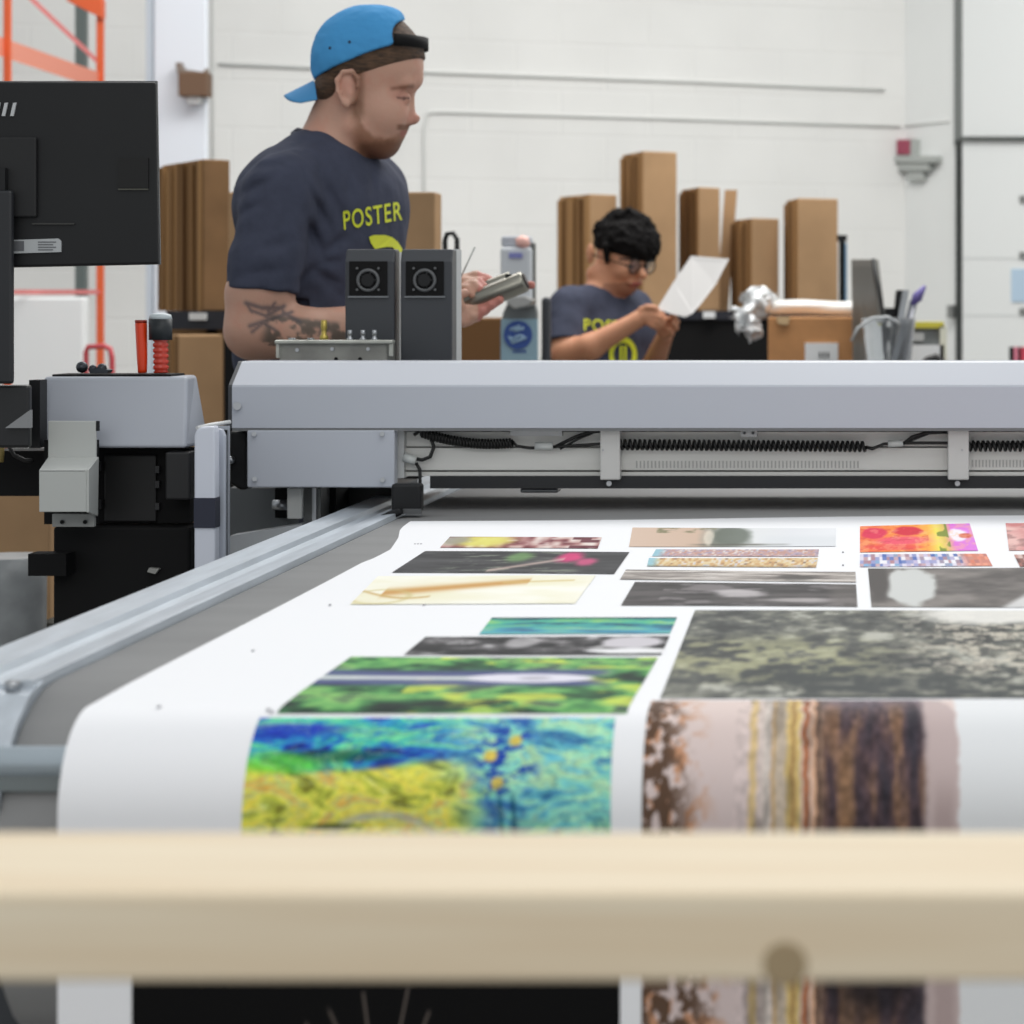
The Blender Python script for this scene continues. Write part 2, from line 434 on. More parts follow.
# roller door on the right wall
dr = bpy.data.objects.new('door_1', None); COL.objects.link(dr); dr.location = on_right(1000,900); dr['kind'] = 'structure'
rbox(964,1190,-60,880,.0,.03).build('door_panel', mat('door_white', (236,239,238), .45), dr)
rbox(955,964,-60,146,.0,.02).build('door_track', mat('track_grey', (118,122,120), .5), dr)
rbox(957,962,140,880,.0,.03).build('rubber_seal', mat('seal_dark', (56,60,58), .6), dr)
rbox(963,1190,137,141,.03,.05).build('panel_joint', mat('joint_dark', (80,84,82), .6), dr)
for y in (258,315): rbox(964,1190,y,y+.8,.03,.032).build('panel_joint', mat('joint_faint', (200,204,203), .6), dr)
for y in (200,256,312): rbox(1021,1027,y-4,y+3,.03,.04).build('hinge', mat('hinge_grey', (140,142,140), .4, .5), dr, .002)
rbox(949,954,305,318,0,.05).build('latch', MATS['hinge_grey'], dr, .003)
ps = rbox(1013,1050,269,302,.031,.036); ps = single('notice', ps, mat('pale_blue_notice', (188,212,232), .6), 'pale blue notice stuck on the white roller door', 'notice')
# ------------------------------------------------------------------ pallet rack
rk = thing('pallet_rack', (ax(55,9), 8.5, 0), 'tall orange pallet rack at the left with a faded salmon beam', 'rack')
def rect_bar(p0, p1, wv, hv): # quad prism from p0 to p1 with half-extents
    mb = MB(); a = [p0+wv+hv, p0+wv-hv, p0-wv-hv, p0-wv+hv]; b = [p1+wv+hv, p1+wv-hv, p1-wv-hv, p1-wv+hv]
    return mb.add(a+b, [(0,1,2,3),(7,6,5,4),(0,4,5,1),(1,5,6,2),(2,6,7,3),(3,7,4,0)])
MB().box(ax(96,9),ax(103,9),9.0,9.02,0,3.4).build('upright', orange, rk, .003)
MB().box(ax(3,8),ax(10,8),8.0,8.02,0,3.4).build('upright', orange, rk, .003)
MB().box(ax(75,9.3),ax(85,9.3),9.3,9.34,1.29,3.2).build('upright', mat('grey_green_steel', (98,108,106), .5), rk, label='dull grey green post')
rect_bar(at(-30,36,7.7), at(97,80,8.98), Vector((0,.02,0)), Vector((0,0,.032))).build('beam', salmon, rk, .003)
rect_bar(at(68,-8,9), at(104,10,9.0), Vector((0,.02,0)), Vector((0,0,.035))).build('beam', orange, rk, .003)
rect_bar(at(20,-12,8.3), at(96,60,8.98), Vector((0,.008,0)), Vector((0,0,.01))).build('brace', mat('pinkish_paint', (216,120,118), .5), rk)
rect_bar(at(14,292,8.4), at(100,292,9.0), Vector((0,.01,0)), Vector((0,0,.008))).build('brace', mat('pinkish_paint', (216,120,118), .5), rk)
# white carton on the rack
wb = MB().box(ax(10,8.5),ax(84,8.5),8.5,8.56,0,az(297,8.5))
wb = single('foam_board', wb, mat('foam_white', (236,238,238), .7), 'large white foam board standing on the floor behind the monitor', 'foam board', bevel=.01)
# red hand truck frame
ht = thing('hand_truck', (ax(100,7.6),7.6,0), 'small red tubular cart handle beside the white foam board', 'cart')
MB().tube([at(86,800,7.6),at(86,352,7.6),at(88,347,7.6),at(104,346,7.6),at(110,349,7.6),at(112,358,7.6),at(112,800,7.6)],.009).build('handle_frame', mat('red_tube', (196,72,80), .4), ht)
MB().box(ax(82,7.6),ax(118,7.6),7.6,7.8,.0,.03).build('toe_plate', mat('red_tube', (196,72,80), .4), ht)

# ------------------------------------------------------------------ cardboard cartons
def quadprism(a, b, c, z0, z1, th=None):   # a left corner, b near corner, c right corner (x,y)
    d = (a[0]+c[0]-b[0], a[1]+c[1]-b[1]); return [a, b, c, d]
CG = 'tall flat cardboard cartons standing along the back shelf'
def carton(pxl, pxn, pxr, pyt, Y, z0, label, dyl=.22, dyr=.07, group=CG, lean=0, face=cardb, d4=True, nsheet=5):
    a = (ax(pxl,Y+dyl), Y+dyl); b = (ax(pxn,Y), Y); c = (ax(pxr,Y+dyr), Y+dyr)
    z1 = az(pyt, Y)
    t = thing('cardboard_carton', ((a[0]+c[0])/2, Y+dyl/2, z0), label, 'carton', group)
    d = (a[0]+c[0]-b[0], a[1]+c[1]-b[1])
    def mk(prof, zt): return MB().prism_z(prof, z0, zt)
    # wide face panel carries the body, the left side shows the folded sheet edges
    e = .004
    mk([b, c, d, a], z1).build('carton_body', face, t, .004)
    n = nsheet
    for i in range(n):
        f0, f1 = (i+.08)/n, (i+.92)/n
        va = Vector((a[0]-b[0], a[1]-b[1])); nn = Vector((va.y, -va.x)).normalized()*(.004+.005*((i*7)%3))
        if nn.y > 0: nn = -nn
        p0 = Vector(b)+va*f0; p1 = Vector(b)+va*f1
        prof = [tuple(p0+nn), tuple(p1+nn), tuple(p1-nn*.2), tuple(p0-nn*.2)]
        mk(prof, z1-.002-.006*((i*5)%3)).build('folded_edge', edges_m, t)
    return t
SZ = 1.2365
carton(559,590,617,194,8.30,SZ,'short wide cardboard carton behind the head of the worker with glasses, leftmost of the row')
carton(622,643,677,151,8.30,SZ,'tallest cardboard carton, rising above the worker with glasses')
carton(681,699,720,187,8.36,SZ,'narrow cardboard carton just right of the tallest one')
carton(733,752,779,218,8.36,SZ,'low square cardboard carton behind the foil wrapped roll')
carton(786,798,838,198,8.30,SZ,'single wide cardboard carton at the right end of the row')
lb = rect_bar(at(722,311,8.62), at(731,190,8.62), Vector((.022,0,0)), Vector((0,.012,0)))
lb.v = [Vector((v.x,v.y,max(v.z,SZ))) for v in lb.v]
single('cardboard_strip', lb, cardb, 'thin leaning cardboard strip between the narrow and the low carton', 'cardboard strip')
# shelf that carries them
sh = thing('shelf_unit', (ax(720,8.5),8.5,0), 'black shelf unit under the row of tall cartons', 'shelf')
xs0, xs1 = ax(548,8.3), ax(852,8.3)
MB().box(xs0,xs1,8.2,8.75,SZ-.03,SZ).build('shelf_board', mat('navy_black', (30,32,42), .5), sh)
MB().box(xs0,xs1,8.7,8.73,.05,SZ-.03).build('back_panel', soft_black, sh)
MB().box(xs0,xs1,8.2,8.7,.5,.53).build('shelf_board', soft_black, sh)
for x in (xs0+.02, xs1-.02):
    for y in (8.22,8.68): MB().box(x-.02,x+.02,y-.02,y+.02,0,SZ-.03).build('leg', soft_black, sh)
MB().box(xs0+.02,xs1-.02,8.21,8.22,.55,SZ-.03).build('front_panel', soft_black, sh)
MB().pbox(703,715,311.5,318,8.18,8.2).build('shelf_label', white_p, sh, label='small white shelf label')
# left shelf and cartons
s2 = thing('shelf_unit', (ax(200,6.8),6.8,0), 'dark shelf with cartons at the left of the worker in the blue cap', 'shelf')
zt = az(311,6.6)
MB().box(ax(166,6.6),ax(262,6.6),6.6,7.05,zt-.05,zt).build('shelf_board', mat('navy_black', (30,32,42), .5), s2)
MB().pbox(189,205,313,320,6.58,6.6).build('shelf_label', white_p, s2, label='small white oval label')
for px in (188,258): MB().box(ax(px,6.65)-.015,ax(px,6.65)+.015,6.9,6.95,0,zt-.05).build('leg', soft_black, s2)
MB().box(ax(166,6.9),ax(262,6.9),6.9,6.92,.4,zt-.05).build('back_panel', cardb_d, s2)
MB().box(ax(168,6.6),ax(262,6.6),6.6,7.0,.4,.43).build('shelf_board', soft_black, s2)
carton(162,203,230,159,6.62,zt,'wide bundle of flat cartons on the left shelf beside the monitor', dyl=.3, dyr=.05, group=None, face=cardb_d, nsheet=6)
carton(172,178,223,335,6.36,0,'cardboard carton standing on the floor in front of the left shelf', dyl=.08, dyr=.08, group=None, nsheet=2)
# broad sheet behind the standing worker
cr = MB().box(ax(224,6.05),ax(440,6.05),6.05,6.25,0,az(322,6.05))  # added black base, carries the panel and keeps the area below dark
single('storage_crate', cr, soft_black, 'black storage crate under the broad cardboard panel behind the worker', 'crate', bevel=.004)
bs = MB().box(ax(228,6.1),ax(435,6.1),6.1,6.2,az(322,6.05),az(192,6.1))
single('cardboard_box', bs, cardb, 'broad cardboard panel standing behind the worker in the blue cap', 'cardboard box', bevel=.004)
b3 = MB().box(ax(458,6.9),ax(502,6.9),6.9,7.3,0,az(318,6.9))
single('cardboard_box', b3, mat('shaded_cardboard_brown', (124,88,52), .85), 'darker brown box to the left of the hand sanitiser stand', 'cardboard box', bevel=.004)

# ------------------------------------------------------------------ packing table and what stands on it
TZ = .98
tb = thing('packing_table', (ax(840,7.4),7.4,0), 'low packing table behind the printer carrying the open box and screen', 'table')
MB().box(ax(690,7.0),ax(990,7.0),6.72,7.9,TZ-.03,TZ).build('tabletop', dark_grey, tb)
for x in (ax(690,7)+.03, ax(990,7)-.03):
    for y in (6.77,7.85): MB().box(x-.02,x+.02,y-.02,y+.02,0,TZ-.03).build('leg', soft_black, tb)
bx = thing('cardboard_box', (ax(810,7.4),7.6,TZ), 'orange brown cardboard box with a white label under the foil roll', 'cardboard box')
MB().box(ax(768,7.3),ax(853,7.3),7.3,7.65,TZ,az(317,7.3)).build('carton_body', mat('warm_cardboard', (190,138,90), .85, noise=.04), bx, .004)
MB().pbox(805,838,343,372,7.292,7.3).build('shipping_label', white_p, bx, label='white shipping label')
lm = MB()
for i in range(3): lm.pbox(819+i*4,821+i*4,352,358,7.289,7.292)
lm.build('print_mark', mat('ink_grey', (90,90,90), .6), bx)
MB().ppoly([(776,317),(790,317),(788,325),(778,324)],7.29,7.3).build('tape', mat('tape_tan', (206,176,132), .4), bx)
# long white roll with crumpled foil end
rl = thing('wrapped_roll', (ax(800,7.4),7.45,az(316,7.4)), 'white flattened roll with a crumpled foil end lying on the open box', 'roll')
F1 = Field((-.40,7.3,1.14),(.12,7.62,1.36),.004)
F1.cone(at(770,308,7.42),at(851,309,7.42),.019,.019).cone(at(770,308,7.48),at(851,308,7.48),.019,.021)
F1.ell(at(800,306,7.45),(.12,.06,.02))
F1.plane((0,0,az(317,7.3)+.001),(0,0,-1))
field_obj('roll_sleeve', F1, mat('milky_sleeve', (226,226,222), .35), rl)
F2 = Field((-.50,7.25,1.08),(-.14,7.6,1.42),.0075)
F2.cone(at(775,309,7.45),at(757,305,7.43),.022,.045).ell(at(757,302,7.42),(.045,.04,.042)).ell(at(747,318,7.38),(.035,.03,.05)).ell(at(752,330,7.36),(.022,.02,.03)).ell(at(739,312,7.38),(.018,.02,.03))
F2.warp(lambda x,y,z: .11*(np.abs(noise(x*26,y*26,z*26,3)-.5))-.020+.05*np.abs(noise(x*60,y*60,z*60,9)-.5), .06)
foil_m = mat('crumpled_foil', (222,225,226), .25, .45, bump=.6, bscale=45)
fe,_,_ = field_obj('foil_end', F2, foil_m, rl, smooth_it=0, label='crumpled silver foil end'); fe.data.polygons.foreach_set('use_smooth', [False]*len(fe.data.polygons))
# blue black rod next to the right carton
rod = thing('level_rod', (ax(842,8.2),8.24,SZ), 'black rod with a blue edge leaning at the right carton', 'rod')
MB().box(ax(839,8.24),ax(845,8.24),8.22,8.26,SZ,az(240,8.24)).build('rod_body', soft_black, rod)
MB().box(ax(845,8.24),ax(847,8.24),8.22,8.26,SZ,az(243,8.24)).build('blue_edge', mat('steel_blue', (90,130,160), .4), rod)
MB().pbox(837,847,235,241,8.22,8.27).build('end_cap', black, rod)
# second screen seen from the side
m2 = thing('computer_monitor', (ax(870,7.3),7.3,TZ), 'grey computer monitor seen from the side on the packing table', 'monitor')
pr = [at(851,259,7.25),at(873,259,7.12),at(885,360,7.05),at(880,392,7.05),at(853,392,7.25)]
back = [at(877,262,7.2)+Vector((0,.06,0)),at(855,262,7.3)+Vector((0,.06,0))]
mb = MB(); fr = pr; bk = [p+Vector((.018,.045,0)) for p in pr]
mb.add(fr+bk, [(0,1,2,3,4),(9,8,7,6,5)]+[(i,(i+1)%5,(i+1)%5+5,i+5) for i in range(5)]); mb.build('casing', mat('grey_casing', (120,118,112), .5), m2, .004)
inn = [p.lerp(sum(pr,Vector())/5,.1)+Vector((-.001,-.004,0)) for p in pr]; mb = MB(); mb.add(inn+[p+Vector((.002,.006,0)) for p in inn], [(0,1,2,3,4),(9,8,7,6,5)]+[(i,(i+1)%5,(i+1)%5+5,i+5) for i in range(5)]); mb.build('screen', mat('dim_screen', (98,96,90), .3), m2)
MB().tube([at(873,259,7.11),at(879,290,7.08),at(885,330,7.05),at(884,360,7.05)],.006).build('bezel', black, m2)
MB().pbox(883,897,308,320,7.2,7.25).build('arm', black, m2)
MB().ppoly([(896,290),(905,290),(902,330),(892,330)],7.2,7.24).build('mount_plate', black, m2, .003)
MB().tube([at(898,325,7.23),at(893,352,7.23),at(893,392,7.23)],.012).build('post', black, m2)
MB().box(ax(862,7.2),ax(905,7.2),7.1,7.35,TZ,TZ+.012).build('foot', black, m2)
# clear jar with rods and a purple brush
glass = mat('clear_plastic', (206,210,214), .08, trans=.85, spec=.5)
cj = thing('clear_tray', (ax(880,6.95),6.98,TZ), 'clear plastic tub holding rulers in front of the small monitor', 'tub')
MB().lathe((ax(888,6.95),6.86,TZ),(ax(888,6.95),6.86,az(318,6.95)),[(0,.05),(.02,.052),(.9,.075),(1,.08)],24).build('tub_body', glass, cj)
MB().tube([at(851,341,6.78),at(858,328,6.78),at(872,318,6.78),at(888,317,6.78),at(900,324,6.78)],.004).build('rim', mat('milky_clear', (190,194,196), .2), cj)
for nm, p0, p1, r, m_, lab in (('ruler',(890,380),(906,290),.009,mat('ruler_clear',(168,172,176),.3),'white ruler standing upright in the clear tub'),('ruler',(893,380),(914,300),.012,mat('grey_ruler',(140,142,148),.4),'grey ruler leaning to the right in the clear tub')):
    mbb = MB(); a = at(*p0,6.86); b = at(*p1,6.86); mbb = rect_bar(a,b,Vector((r,0,0)),Vector((0,.002,0)))
    single(nm, mbb, m_, lab, 'ruler')
br = thing('brush', at(900,375,6.86), 'thin brush with a purple tip sticking out of the clear tub', 'brush')
MB().cyl(at(898,378,6.86),at(914,305,6.86),.004).build('handle', mat('pale_stick', (214,216,224), .4), br)
MB().lathe(at(912,305,6.86),at(925,286,6.86),[(0,.006),(.4,.016),(1,.005)],10).build('tip', mat('purple_tip', (98,88,150), .5), br)
# yellow topped tray stack
ys = thing('paper_tray', (ax(925,7.6),7.6,TZ), 'grey paper tray with a yellow top edge near the roller door', 'tray')
MB().pbox(908,944,322,328,7.55,7.75).build('yellow_lid', mat('yellow', (206,196,70), .5), ys)
MB().pbox(908,940,328,345,7.57,7.75).build('tray_body', mat('mid_grey', (128,132,132), .5), ys)
MB().pbox(906,944,345,391,7.55,7.75).build('base', white_p, ys)
MB().pbox(911,924,333,341,7.55,7.57).build('paper_bundle', mat('pale_bundle', (182,184,182), .6), ys)
MB().pbox(940,947,326,391,7.55,7.75).build('side_wall', mat('cream', (224,224,206), .5), ys)
cb = MB().tube([at(922,366,7.4),at(928,360,7.4),at(936,357,7.4),at(942,362,7.4),at(946,372,7.4),at(946,396,7.4)],.012)
single('cable', cb, rubber, 'black looped cable in front of the yellow topped tray', 'cable')
rb = thing('barrier_post', (ax(1015,9.2),9.2,0), 'red and black banded post at the foot of the roller door', 'post')
for i,(x0,x1,m_) in enumerate(((1010,1014,soft_black),(1014,1018,mat('dull_pink',(206,120,140),.5)),(1018,1021,soft_black),(1021,1030,mat('post_red',(190,60,80),.5)))):
    MB().box(ax(x0,9.2),ax(x1,9.2),9.2,9.25,0,az(347,9.2)).build('band', m_, rb)

# ------------------------------------------------------------------ hand sanitiser stand
hs = thing('sanitizer_stand', (ax(518,6.1),6.1,0), 'grey hand sanitiser stand with a blue round sign behind the printer', 'sanitiser stand')
MB().ppoly([(500,330),(503,312),(508,302),(534,300),(537,312),(538,900)]+[(500,900)],6.1,6.13).build('stand_body', mat('stand_grey', (120,122,122), .5), hs, .004)
MB().pbox(500,531,247,300,6.02,6.12).build('dispenser', mat('dispenser_grey', (206,210,214), .35), hs, .008)
MB().pbox(531,534,243,300,6.05,6.09).build('dispenser_side', mat('side_dark', (104,106,104), .5), hs)
MB().ppoly([(505,302),(512,296),(526,296),(533,300),(528,306),(514,309)],6.0,6.1).build('drip_tray', mat('tray_grey', (168,168,166), .35), hs, .004)
MB().pbox(501,529,236,247,6.04,6.12).build('top_cap', mat('cap_grey', (178,182,190), .4), hs, .006)
MB().lathe(at(521,247,6.03),at(525,236,6.03),[(0,.012),(.5,.020),(1,.008)],14).build('pump_knob', mat('coral', (236,184,172), .5), hs)
MB().pbox(509,522,253,258,6.012,6.02).build('brand_label', mat('periwinkle', (128,132,190), .5), hs, label='blue printed label')
MB().pbox(501,537,319,400,6.08,6.1).build('sign', mat('pale_cyan', (146,176,190), .5), hs, label='pale blue sign panel')
MB().cyl(at(518,335,6.08),at(518,335,6.074),.036,32).build('sign_disc', mat('sign_blue', (44,78,150), .5), hs, label='round blue sign')
hm = mat('sign_pictogram', (150,180,206), .5)
F3 = MB()
for a,b in (((510,330),(520,326)),((514,331),(524,328)),((511,340),(520,335)),((512,343),(524,338)),((509,336),(513,343)),((520,335),(526,339))):
    F3.cyl(at(*a,6.072),at(*b,6.072),.004,8)
F3.build('pictogram', hm, hs)
lt = MB()
for x in (513,516.5,520,523.5): lt.pbox(x,x+2.4,350,353,6.078,6.08)
lt.build('sign_text', mat('sign_blue', (44,78,150), .5), hs)
MB().box(ax(541,6.3),ax(550,6.3),6.3,6.33,0,az(297,6.3)).build('back_post', dark_grey, hs, .01)
MB().box(ax(490,6.1),ax(556,6.1),6.0,6.35,0,.03).build('foot', dark_grey, hs)
bk_ = MB().lathe((ax(545,6.5),6.5,0),(ax(545,6.5),6.5,az(335,6.5)),[(0,.016),(.93,.016),(.96,.008),(1,.008)],16)
single('spray_bottle', bk_, mat('pale_green_white', (206,212,200), .5), 'tall slim pale bottle beside the sanitiser stand', 'bottle')
# black wire frame behind the printer heads
wf = MB().tube([at(445,800,5.6),at(445,240,5.6),at(447,234,5.6),at(453,233,5.6),at(457,239,5.6),at(458,800,5.6)],.006)
single('wire_frame', wf, rubber, 'narrow black wire hoop rising behind the right print lamp box', 'wire hoop')

# ------------------------------------------------------------------ the printer
BZ = .95
pr_ = thing('flatbed_printer', (0,3.0,0), 'large grey flatbed belt printer with a wide gantry over the printed sheet', 'printer')
BX0, BX1 = -.634, 1.25
# belt: closed loop around two rollers
yc0, rr, zc = 1.927, .14, BZ-.14; yc1 = 5.3
prof = [(yc0 - rr*math.sin(math.pi*i/16), zc + rr*math.cos(math.pi*i/16)) for i in range(17)]
prof += [(yc1 + rr*math.sin(math.pi*i/16), zc - rr*math.cos(math.pi*i/16)) for i in range(17)]
b_ = MB().prism_x(prof, BX0, BX1); b_.sm = [False,False]+[True]*(len(b_.f)-2)
b_.build('belt', belt_m, pr_)
# left aluminium rail with a raised outer flange and a groove
rp = [(-.735,.90),(-.735,.952),(-.733,.955),(-.694,.955),(-.691,.949),(-.672,.947),(-.669,.953),(-.642,.957),(-.637,.957),(-.636,.950),(-.636,.90)]
mb = MB().prism_y(rp, 1.885, 5.3); mb.build('side_rail', alu, pr_)
mb = MB(); mb.box(-.72,-.63,1.96,5.25,.30,.90); mb.build('side_beam', mat('rail_body_grey', (150,156,164), .45), pr_)
rp2 = [(BX1+.005,.9),(BX1+.005,.955),(BX1+.12,.955),(BX1+.12,.9)]
MB().prism_y(rp2, 1.885, 5.3).build('side_rail', alu, pr_)
# rounded end plate of the rail
ep = [(1.90,.954),(1.87,.948),(1.84,.930),(1.815,.905),(1.80,.88),(1.80,.86),(1.9,.86),(1.9,.954)]
MB().prism_x(ep, -.668, -.635).build('end_plate', alu, pr_)
MB().prism_x([(y+.01,z-.004) for y,z in ep], -.735, -.670).build('end_plate', mat('end_grey', (136,142,150), .4, .4), pr_)
MB().cyl((-.652,1.88,.950),(-.652,1.88,.957),.006,12).build('screw', steel, pr_)
# front bar below the roller
MB().cyl((-1.1,1.812,.906),(1.3,1.812,.906),.0125,20).build('front_bar', mat('bar_zinc', (190,202,210), .35, .5), pr_)
MB().box(-1.1,1.3,1.803,1.84,.886,.902).build('front_bar', mat('bar_zinc_lower', (128,136,138), .4, .4), pr_)
MB().box(-.634,1.2,1.88,1.92,.30,.885).build('front_panel', soft_black, pr_)
MB().box(-.80,-.636,1.87,1.92,.30,.885).build('front_panel', dark_grey, pr_)
MB().box(-.72,1.2,1.95,5.2,0,.30).build('chassis', soft_black, pr_)
# gantry cover
gx0 = ax(232,3.5); gx1 = 1.35
cover = [(3.5,az(428,3.5)),(3.5,az(387,3.5)),(3.502,az(385,3.5)),(3.556,az(362.5,3.556)),(3.562,az(361.3,3.56)),(3.63,az(361.3,3.56)),(3.63,az(428,3.5))]
mb = MB().prism_x(cover, gx0, gx1); gc = mb.build('gantry_cover', light_grey, pr_)
MB().prism_x([(y+.002 if y<3.6 else y, z) for y,z in cover], gx0-.006, gx0).build('end_cap', mat('cap_dark', (60,62,66), .5), pr_)
sm_ = MB(); sm_.cyl(at(237,406,3.5),at(237,406,3.493),.006,14); sm_.build('screw', steel, gc)
# underside lip
MB().box(ax(262,3.7),gx1,3.63,3.84,1.005,1.135).build('rear_cover', dark_grey, pr_)  # added box out of view behind the cover, shades the belt below
MB().box(gx0,gx1,3.501,3.63,az(431,3.5),az(428,3.5)).build('cover_lip', mat('lip_grey', (112,114,116), .5), pr_)
# bridge structure behind the cover
MB().box(ax(272,3.7),ax(462,3.9),3.64,3.95,1.085,1.12).build('carriage', dark_grey, pr_)
# carriage cover plate at left
p = MB().pbox(247,394.5,430,487.5,3.50,3.525).build('carriage_box', light_grey, pr_, .002)
for x,y in ((254,434),(382,434),(254.5,479),(382.5,480)): MB().cyl(at(x,y,3.5),at(x,y,3.494),.0035,12).build('screw', steel, p)
# aluminium extrusion with grooves
ex = MB(); Y0 = 3.545
def strip(y0, y1, d): ex.box(ax(400,Y0),gx1,Y0+d,3.60,az(y1,Y0),az(y0,Y0))
strip(432,446.5,.006); strip(446.5,448,.02); strip(448,470,0); strip(470,472,.02); strip(472,476,0)
ex.build('linear_guide', alu2, pr_)
MB().pbox(395,404,430,478,3.53,3.56).build('guide_end', mat('guide_end', (196,198,198), .4), pr_)
MB().pbox(430,1750,476,488.5,3.54,3.60).build('lower_guard', mat('guard_black', (26,28,32), .5), pr_)
# ruler marks along the guide
rm = MB()
for i in range(60): 
    x = 636+i*3.75
    if x < 862: rm.pbox(x,x+1.4,461,468,Y0-.001,Y0)
for i in range(20): rm.pbox(972+i*3.4,973.3+i*3.4,460,467,Y0-.001,Y0)
rm.build('scale_marks', mat('mark_grey', (172,172,170), .5), pr_)
for x0,x1,xx in ((600,620,603),(948,969,962)):
    k = MB().pbox(x0,x1,430,480,3.52,3.545).build('bracket', mat('bracket_grey', (204,204,202), .4), pr_, .002)
    MB().cyl(at((x0+x1)/2-1,483.5,3.54),at((x0+x1)/2-1,483.5,3.533),.004,12).build('screw', steel, k); MB().cyl(at(xx,450,3.52),at(xx,450,3.517),.0015,8).build('screw', steel, k)
k = MB().pbox(741,757,429,437,3.535,3.55).build('clip', mat('clip_pale', (198,200,202), .4), pr_)
[MB().cyl(at(x,433,3.535),at(x,433,3.532),.0022,8).build('screw', dark_grey, k) for x in (744.5,753)]
MB().pbox(510,562,430,436,3.538,3.55).build('cable_label', mat('clip_pale', (198,200,202), .4), pr_)
# coiled cords
def coil(x0, x1, ya, yb, turns, R, sag=0, r=.0022):
    pts = []
    for i in range(turns*10+1):
        t = i/(turns*10); th = 2*math.pi*i/10
        px = x0+(x1-x0)*t; py = ya+(yb-ya)*t+sag*4*t*(1-t)
        c = at(px, py, 3.532); pts.append(c+Vector((0, R*math.cos(th), R*math.sin(th))))
    MB().tube(pts, r, 6).build('coiled_cord', rubber, pr_)
coil(420,512,432,443,30,.006,5)
coil(609,866,444.5,446.5,52,.0068)
coil(957,1215,446,446.5,52,.0068)
def cable(pts, r=.0022, Y=3.532): MB().tube([at(x,y,Y) for x,y in pts], r, 6).build('cable', rubber, pr_)
cable([(414,435),(420,431),(430,437),(434,447),(430,457),(422,460),(412,458)],.0028)
cable([(416,463),(420,470),(420,482),(420,488)],.0028)
cable([(511,440),(517,446),(530,448),(552,447),(566,446),(600,444),(609,441)],.0025)
cable([(555,447),(575,437),(590,432),(602,431)],.0028)
cable([(560,449),(578,439),(595,432)],.0018)
cable([(866,447),(872,449),(884,444),(905,443),(950,443),(957,445)],.0025)
cable([(903,444),(912,437),(925,433),(950,432)],.0028)
cable([(900,445),(915,439),(935,431)],.0018)
cable([(434,437),(460,443),(512,446)],.0015)
for a,b,r in (((535,446),(553,446),.006),((404,457),(416,461),.007),((888,444),(903,443),.005)): MB().cyl(at(*a,3.53),at(*b,3.53),r,10).build('cable_connector', mat('clear_grey', (200,204,202), .3), pr_)
# belt edge sensor and its bracket
se = MB().pbox(391,421,484,512,3.42,3.445).build('edge_sensor', black, pr_, .004)
MB().pbox(400,421,509,514,3.415,3.42).build('sensor_strip', mat('mid_grey2', (90,92,94), .4), se)
MB().ppoly([(375,518),(387,512),(400,508),(402,514),(388,522),(376,527)],3.40,3.44).build('roller_arm', black, pr_, .003)
MB().pbox(520,558,488.5,493,3.60,3.64).build('under_nozzle', steel, pr_, .003)
# parts between rail and carriage
MB().pbox(287,302,488,519,3.55,3.56).build('lift_block', mat('pale_block', (206,208,206), .4), pr_, .002)
MB().pbox(303,321,488,532,3.60,3.70).build('lift_column', mat('column_grey', (118,120,120), .4, .3), pr_, .002)
MB().pbox(312,316,488,532,3.59,3.6).build('lift_screw', steel, pr_)
MB().pbox(321,336,486,520,3.66,3.9).build('motor', soft_black, pr_)
MB().pbox(336,395,488,505,3.75,3.95).build('rear_guard', black, pr_)
MB().pbox(229,287,488,560,3.72,3.80).build('inner_panel', mat('panel_grey', (120,124,126), .5), pr_)
MB().pbox(275,287,488,518,3.70,3.72).build('slot_panel', soft_black, pr_)
MB().cyl(at(273,505,3.68),at(290,505,3.68),.008,12).build('shaft', steel, pr_)
MB().ppoly([(230,536),(302,524),(302,560),(230,600)],3.56,3.60).build('side_skirt', mat('skirt_grey', (198,202,206), .4), pr_)
MB().ppoly([(229.5,431),(247,431),(247,490),(240,490),(229.5,484)],3.55,3.60).build('cable_guide', black, pr_, .004)
MB().ball(at(231,460,3.54),.006).build('bolt', steel, pr_)
# white end tower with a navy stripe
tw = MB().ppoly([(194,620),(194,436),(196,430),(201,427),(214,426),(215,432),(215,620)],3.36,3.385).build('end_tower', white_en, pr_, .003)
MB().pbox(193.8,215.2,498,528,3.358,3.385).build('stripe', navy, tw, label='dark navy stripe')
MB().ppoly([(206,428),(222,429),(225,436),(225,620),(206,620)],3.40,3.41).build('tower_side', mat('tower_grey', (186,192,204), .35), pr_, .002)
MB().pbox(212,226.5,430,620,3.413,3.418).build('tower_gap', soft_black, pr_)
MB().pbox(212,229,426,620,3.42,3.425).build('tower_edge', mat('tower_grey2', (170,176,186), .35), pr_)
MB().box(ax(194,3.37),ax(225,3.4),3.37,3.42,0,az(600,3.38)).build('tower_foot', dark_grey, pr_)
MB().tube([at(197,428,3.41),at(210,425,3.43),at(230,422,3.46)],.003).build('trim_strip', white_p, pr_)

